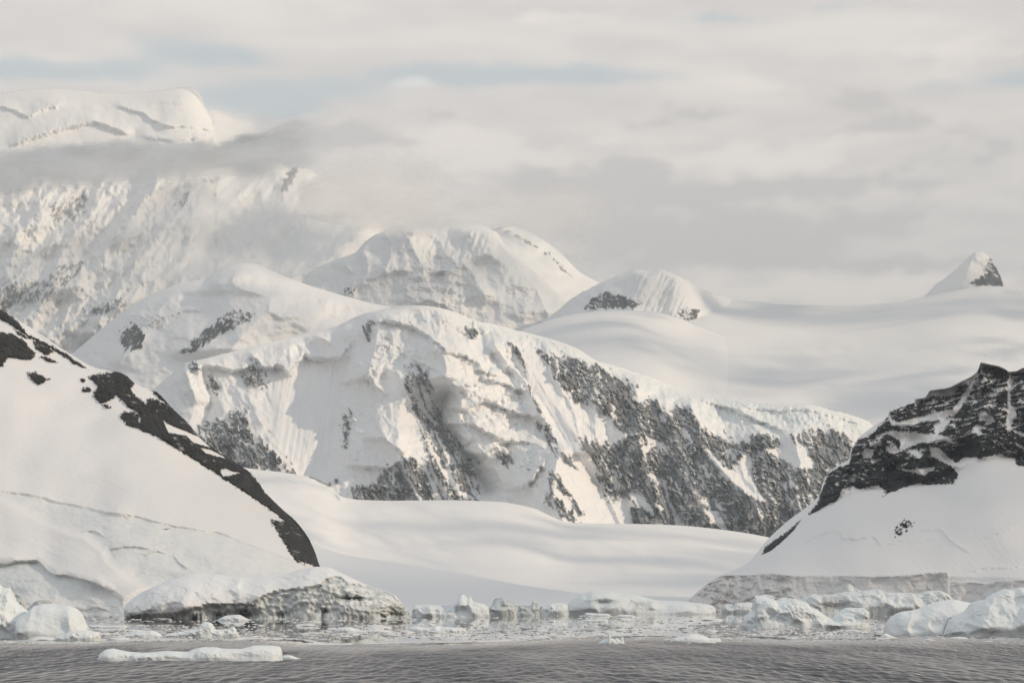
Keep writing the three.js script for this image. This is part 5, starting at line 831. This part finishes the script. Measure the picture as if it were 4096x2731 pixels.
cloudBank({ label: 'thin pale mist hanging over the face of the left mountain below the cloud band', seed: 9, x0: -420, x1: 1560, y0: 560, y1: 1420, n: [-0.1, 0.25, 0.9], tone: [0.9, 0.9, 0.9], layers: [{ D: 12300, a: 0.15 }, { D: 12700, a: 0.13 }],
    alpha: (x, y) => smooth(1350, 900, y) * (0.65 + 0.5 * smooth(300, 900, x) + 0.6 * fbm(x / 260, y / 160, 3, 2301)) });
const band = (y, a, b, c, d) => smooth(a, b, y) * smooth(d, c, y);
{
  const top = line(pairs([-300, 590, 0, 605, 130, 595, 300, 575, 480, 568, 700, 570, 880, 568, 1000, 540, 1080, 510, 1200, 480, 1400, 430])), bot = line(pairs([-300, 780, 0, 770, 150, 730, 300, 720, 500, 700, 700, 690, 900, 680, 1050, 700, 1130, 650, 1250, 650, 1400, 680]));
  cloudBank({ label: 'long grey cloud band lying across the left mountain below its summit', seed: 1, x0: -420, x1: 1420, y0: 400, y1: 860, n: [-0.3, 0.25, 0.85], tone: [0.9, 0.91, 0.92], layers: [{ D: 12900, a: 0.8 }, { D: 13300, a: 0.75 }, { D: 13700, a: 0.75 }],
    alpha: (x, y, li) => { const t = top(x), b = bot(x); return smooth(t - 12, t + 22, y) * smooth(b + 60 - 8 * li, b - 40, y) * smooth(1400, 1150, x); } });
  cloudBank({ label: 'sunlit cloud plume blowing right off the summit of the left mountain', seed: 2, tilt: 0.7, x0: 780, x1: 1100, y0: 400, y1: 620, nu: 70, nv: 50, warp: 0.5, n: [0.5, 0.4, 0.75], tone: [0.9, 0.9, 0.9], layers: [{ D: 14200, a: 0.6 }, { D: 14500, a: 0.6 }],
    alpha: (x, y) => { const t = clamp((x - 840) / 200), up = lerp(430, 505, t), dn = lerp(580, 520, t); return smooth(up - 12, up + 22, y) * smooth(dn + 22, dn - 8, y) * smooth(1060, 900, x) * smooth(825, 862, x - (y - 480) * 0.1); } });
  cloudBank({ label: 'pale cloud puff rolling over the shoulder right of the left mountain', seed: 3, tilt: 0.8, x0: 1100, x1: 1900, y0: 560, y1: 1010, n: [0.02, 0.32, 0.9], tone: [0.9, 0.9, 0.9], layers: [{ D: 13000, a: 0.85 }, { D: 13400, a: 0.8 }, { D: 13800, a: 0.8 }],
    alpha: (x, y) => { const left = line(pairs([600, 1330, 680, 1300, 720, 1250, 760, 1215, 800, 1200, 840, 1215, 870, 1260, 900, 1360, 930, 1440, 970, 1520]))(y); return smooth(left - 24, left + 30, x) * smooth(930, 850, y - 0.14 * (x - 1400)) * smooth(1880, 1600, x) * smooth(565, 760, y + 30 * fbm(x / 90, y / 70, 3, 2404)); } });
  cloudBank({ label: 'soft cloud base resting on the top of the pyramid peak', seed: 4, tilt: 0.6, x0: 1380, x1: 2500, y0: 700, y1: 1130, n: [0.0, 0.32, 0.9], tone: [0.9, 0.9, 0.9], layers: [{ D: 11300, a: 0.45 }, { D: 11700, a: 0.45 }],
    alpha: (x, y, li) => { const b = line(pairs([1380, 880, 1600, 890, 1850, 905, 1950, 915, 2080, 945, 2200, 990, 2400, 1060, 2500, 1080]))(x) + (li > 1 ? 40 : 0); return smooth(b + 34, b - 45, y) * smooth(720, 830, y); } });
}

{ // unseen broken cloud deck added off to the right so its shadows dapple the snow and lie over the bay
  const x0 = 0, x1 = 11500, z0 = 4500, z1 = -15600, y0 = 3400, nu = 150, nv = 190, P = [], C = [], ix = [];
  // denser puffs of the deck, each placed to shade a chosen slope
  const patches = [[1200, 920, 15500, 900, 750, 0.95], [800, 1120, 15300, 700, 600, 0.8], [2780, 1400, 11400, 700, 600, 0.85], [1850, 1130, 14200, 480, 500, 0.7], [2440, 1200, 13400, 420, 420, 0.8], [3300, 1250, 14200, 1700, 520, 0.95], [3960, 1110, 14900, 380, 420, 0.9], [1650, 2360, 2750, 330, 420, 0.85], [2050, 2420, 2500, 200, 200, 0.6], [2480, 1330, 11400, 900, 800, 0.85], [470, 1380, 10800, 550, 420, 0.6], [2900, 1420, 12000, 500, 300, 0.45], [3500, 1560, 10200, 700, 260, 0.35]]
    .map(([sx, sy, D, rx, rz, a]) => { const p = place(sx, sy, D), t = (y0 - p[1]) / SUN.y; return [p[0] + t * SUN.x, p[2] + t * SUN.z, rx, rz, a]; });
  for (let j = 0; j <= nv; j++) for (let i = 0; i <= nu; i++) {
    const x = lerp(x0, x1, i / nu), z = lerp(z0, z1, j / nv), gx = x - 6083, gz = z - 1910;      // where its shadow falls at 500 m
    const bay = smooth(-5200, -3000, gz), f = fbm(x / 1500, z / 900, 4, 2201, 0.55), edge = smooth(0, 0.06, i / nu) * smooth(1, 0.94, i / nu) * smooth(1, 0.96, j / nv);
    let hang = 0; for (const [hx, hz, rx, rz, ha] of patches) { const q = ((x - hx) / rx) ** 2 + ((z - hz) / rz) ** 2; if (q < 6) hang = Math.max(hang, ha * Math.exp(-q * 0.9)); }
    const snowy = smooth(-6900, -6300, gz) * smooth(-2900, -3600, gz) + smooth(-9000, -9800, gz) * smooth(-500, 300, gx) * smooth(-15500, -14000, gz);
    const a = clamp(hang * (0.8 + 0.5 * fbm(x / 400, z / 400, 3, 2240)) + smooth(0.12, 0.65, f) * 0.65 * (1 - bay) * (1 - snowy) * (1 - 0.65 * Math.exp(-((gx / 1500) ** 2 + ((gz + 7900) / 1000) ** 2))) + snowy * 0.75 * smooth(-0.1, 0.36, fbm(x / 480, z / 1500, 3, 2231)) + bay * (0.38 + 0.15 * f)) * edge;
    P.push(x, y0 + 120 * fbm(x / 900, z / 900, 3, 2210), z); C.push(0.9, 0.9, 0.9, a);
  }
  for (let j = 0; j < nv; j++) for (let i = 0; i < nu; i++) { const a = j * (nu + 1) + i, b = a + 1, c = a + nu + 1, d = c + 1; ix.push(a, b, c, b, d, c); }
  const g = new THREE.BufferGeometry(); g.setAttribute('position', new THREE.Float32BufferAttribute(P, 3)); g.setAttribute('color', new THREE.Float32BufferAttribute(C, 4)); g.setIndex(ix); g.computeVertexNormals();
  const q = shadowed(new THREE.Mesh(g, new THREE.MeshPhysicalMaterial({ name: 'shade_cloud_deck', vertexColors: true, transparent: true, roughness: 1, transmission: 0.5, thickness: 0, side: THREE.DoubleSide }))); q.name = 'shade_cloud_deck'; scene.add(q);
  tag(q, 'unseen broken cloud deck over the right shore, added for its shadows', 'cloud', null, 'structure');
}

renderer.render(scene, camera);
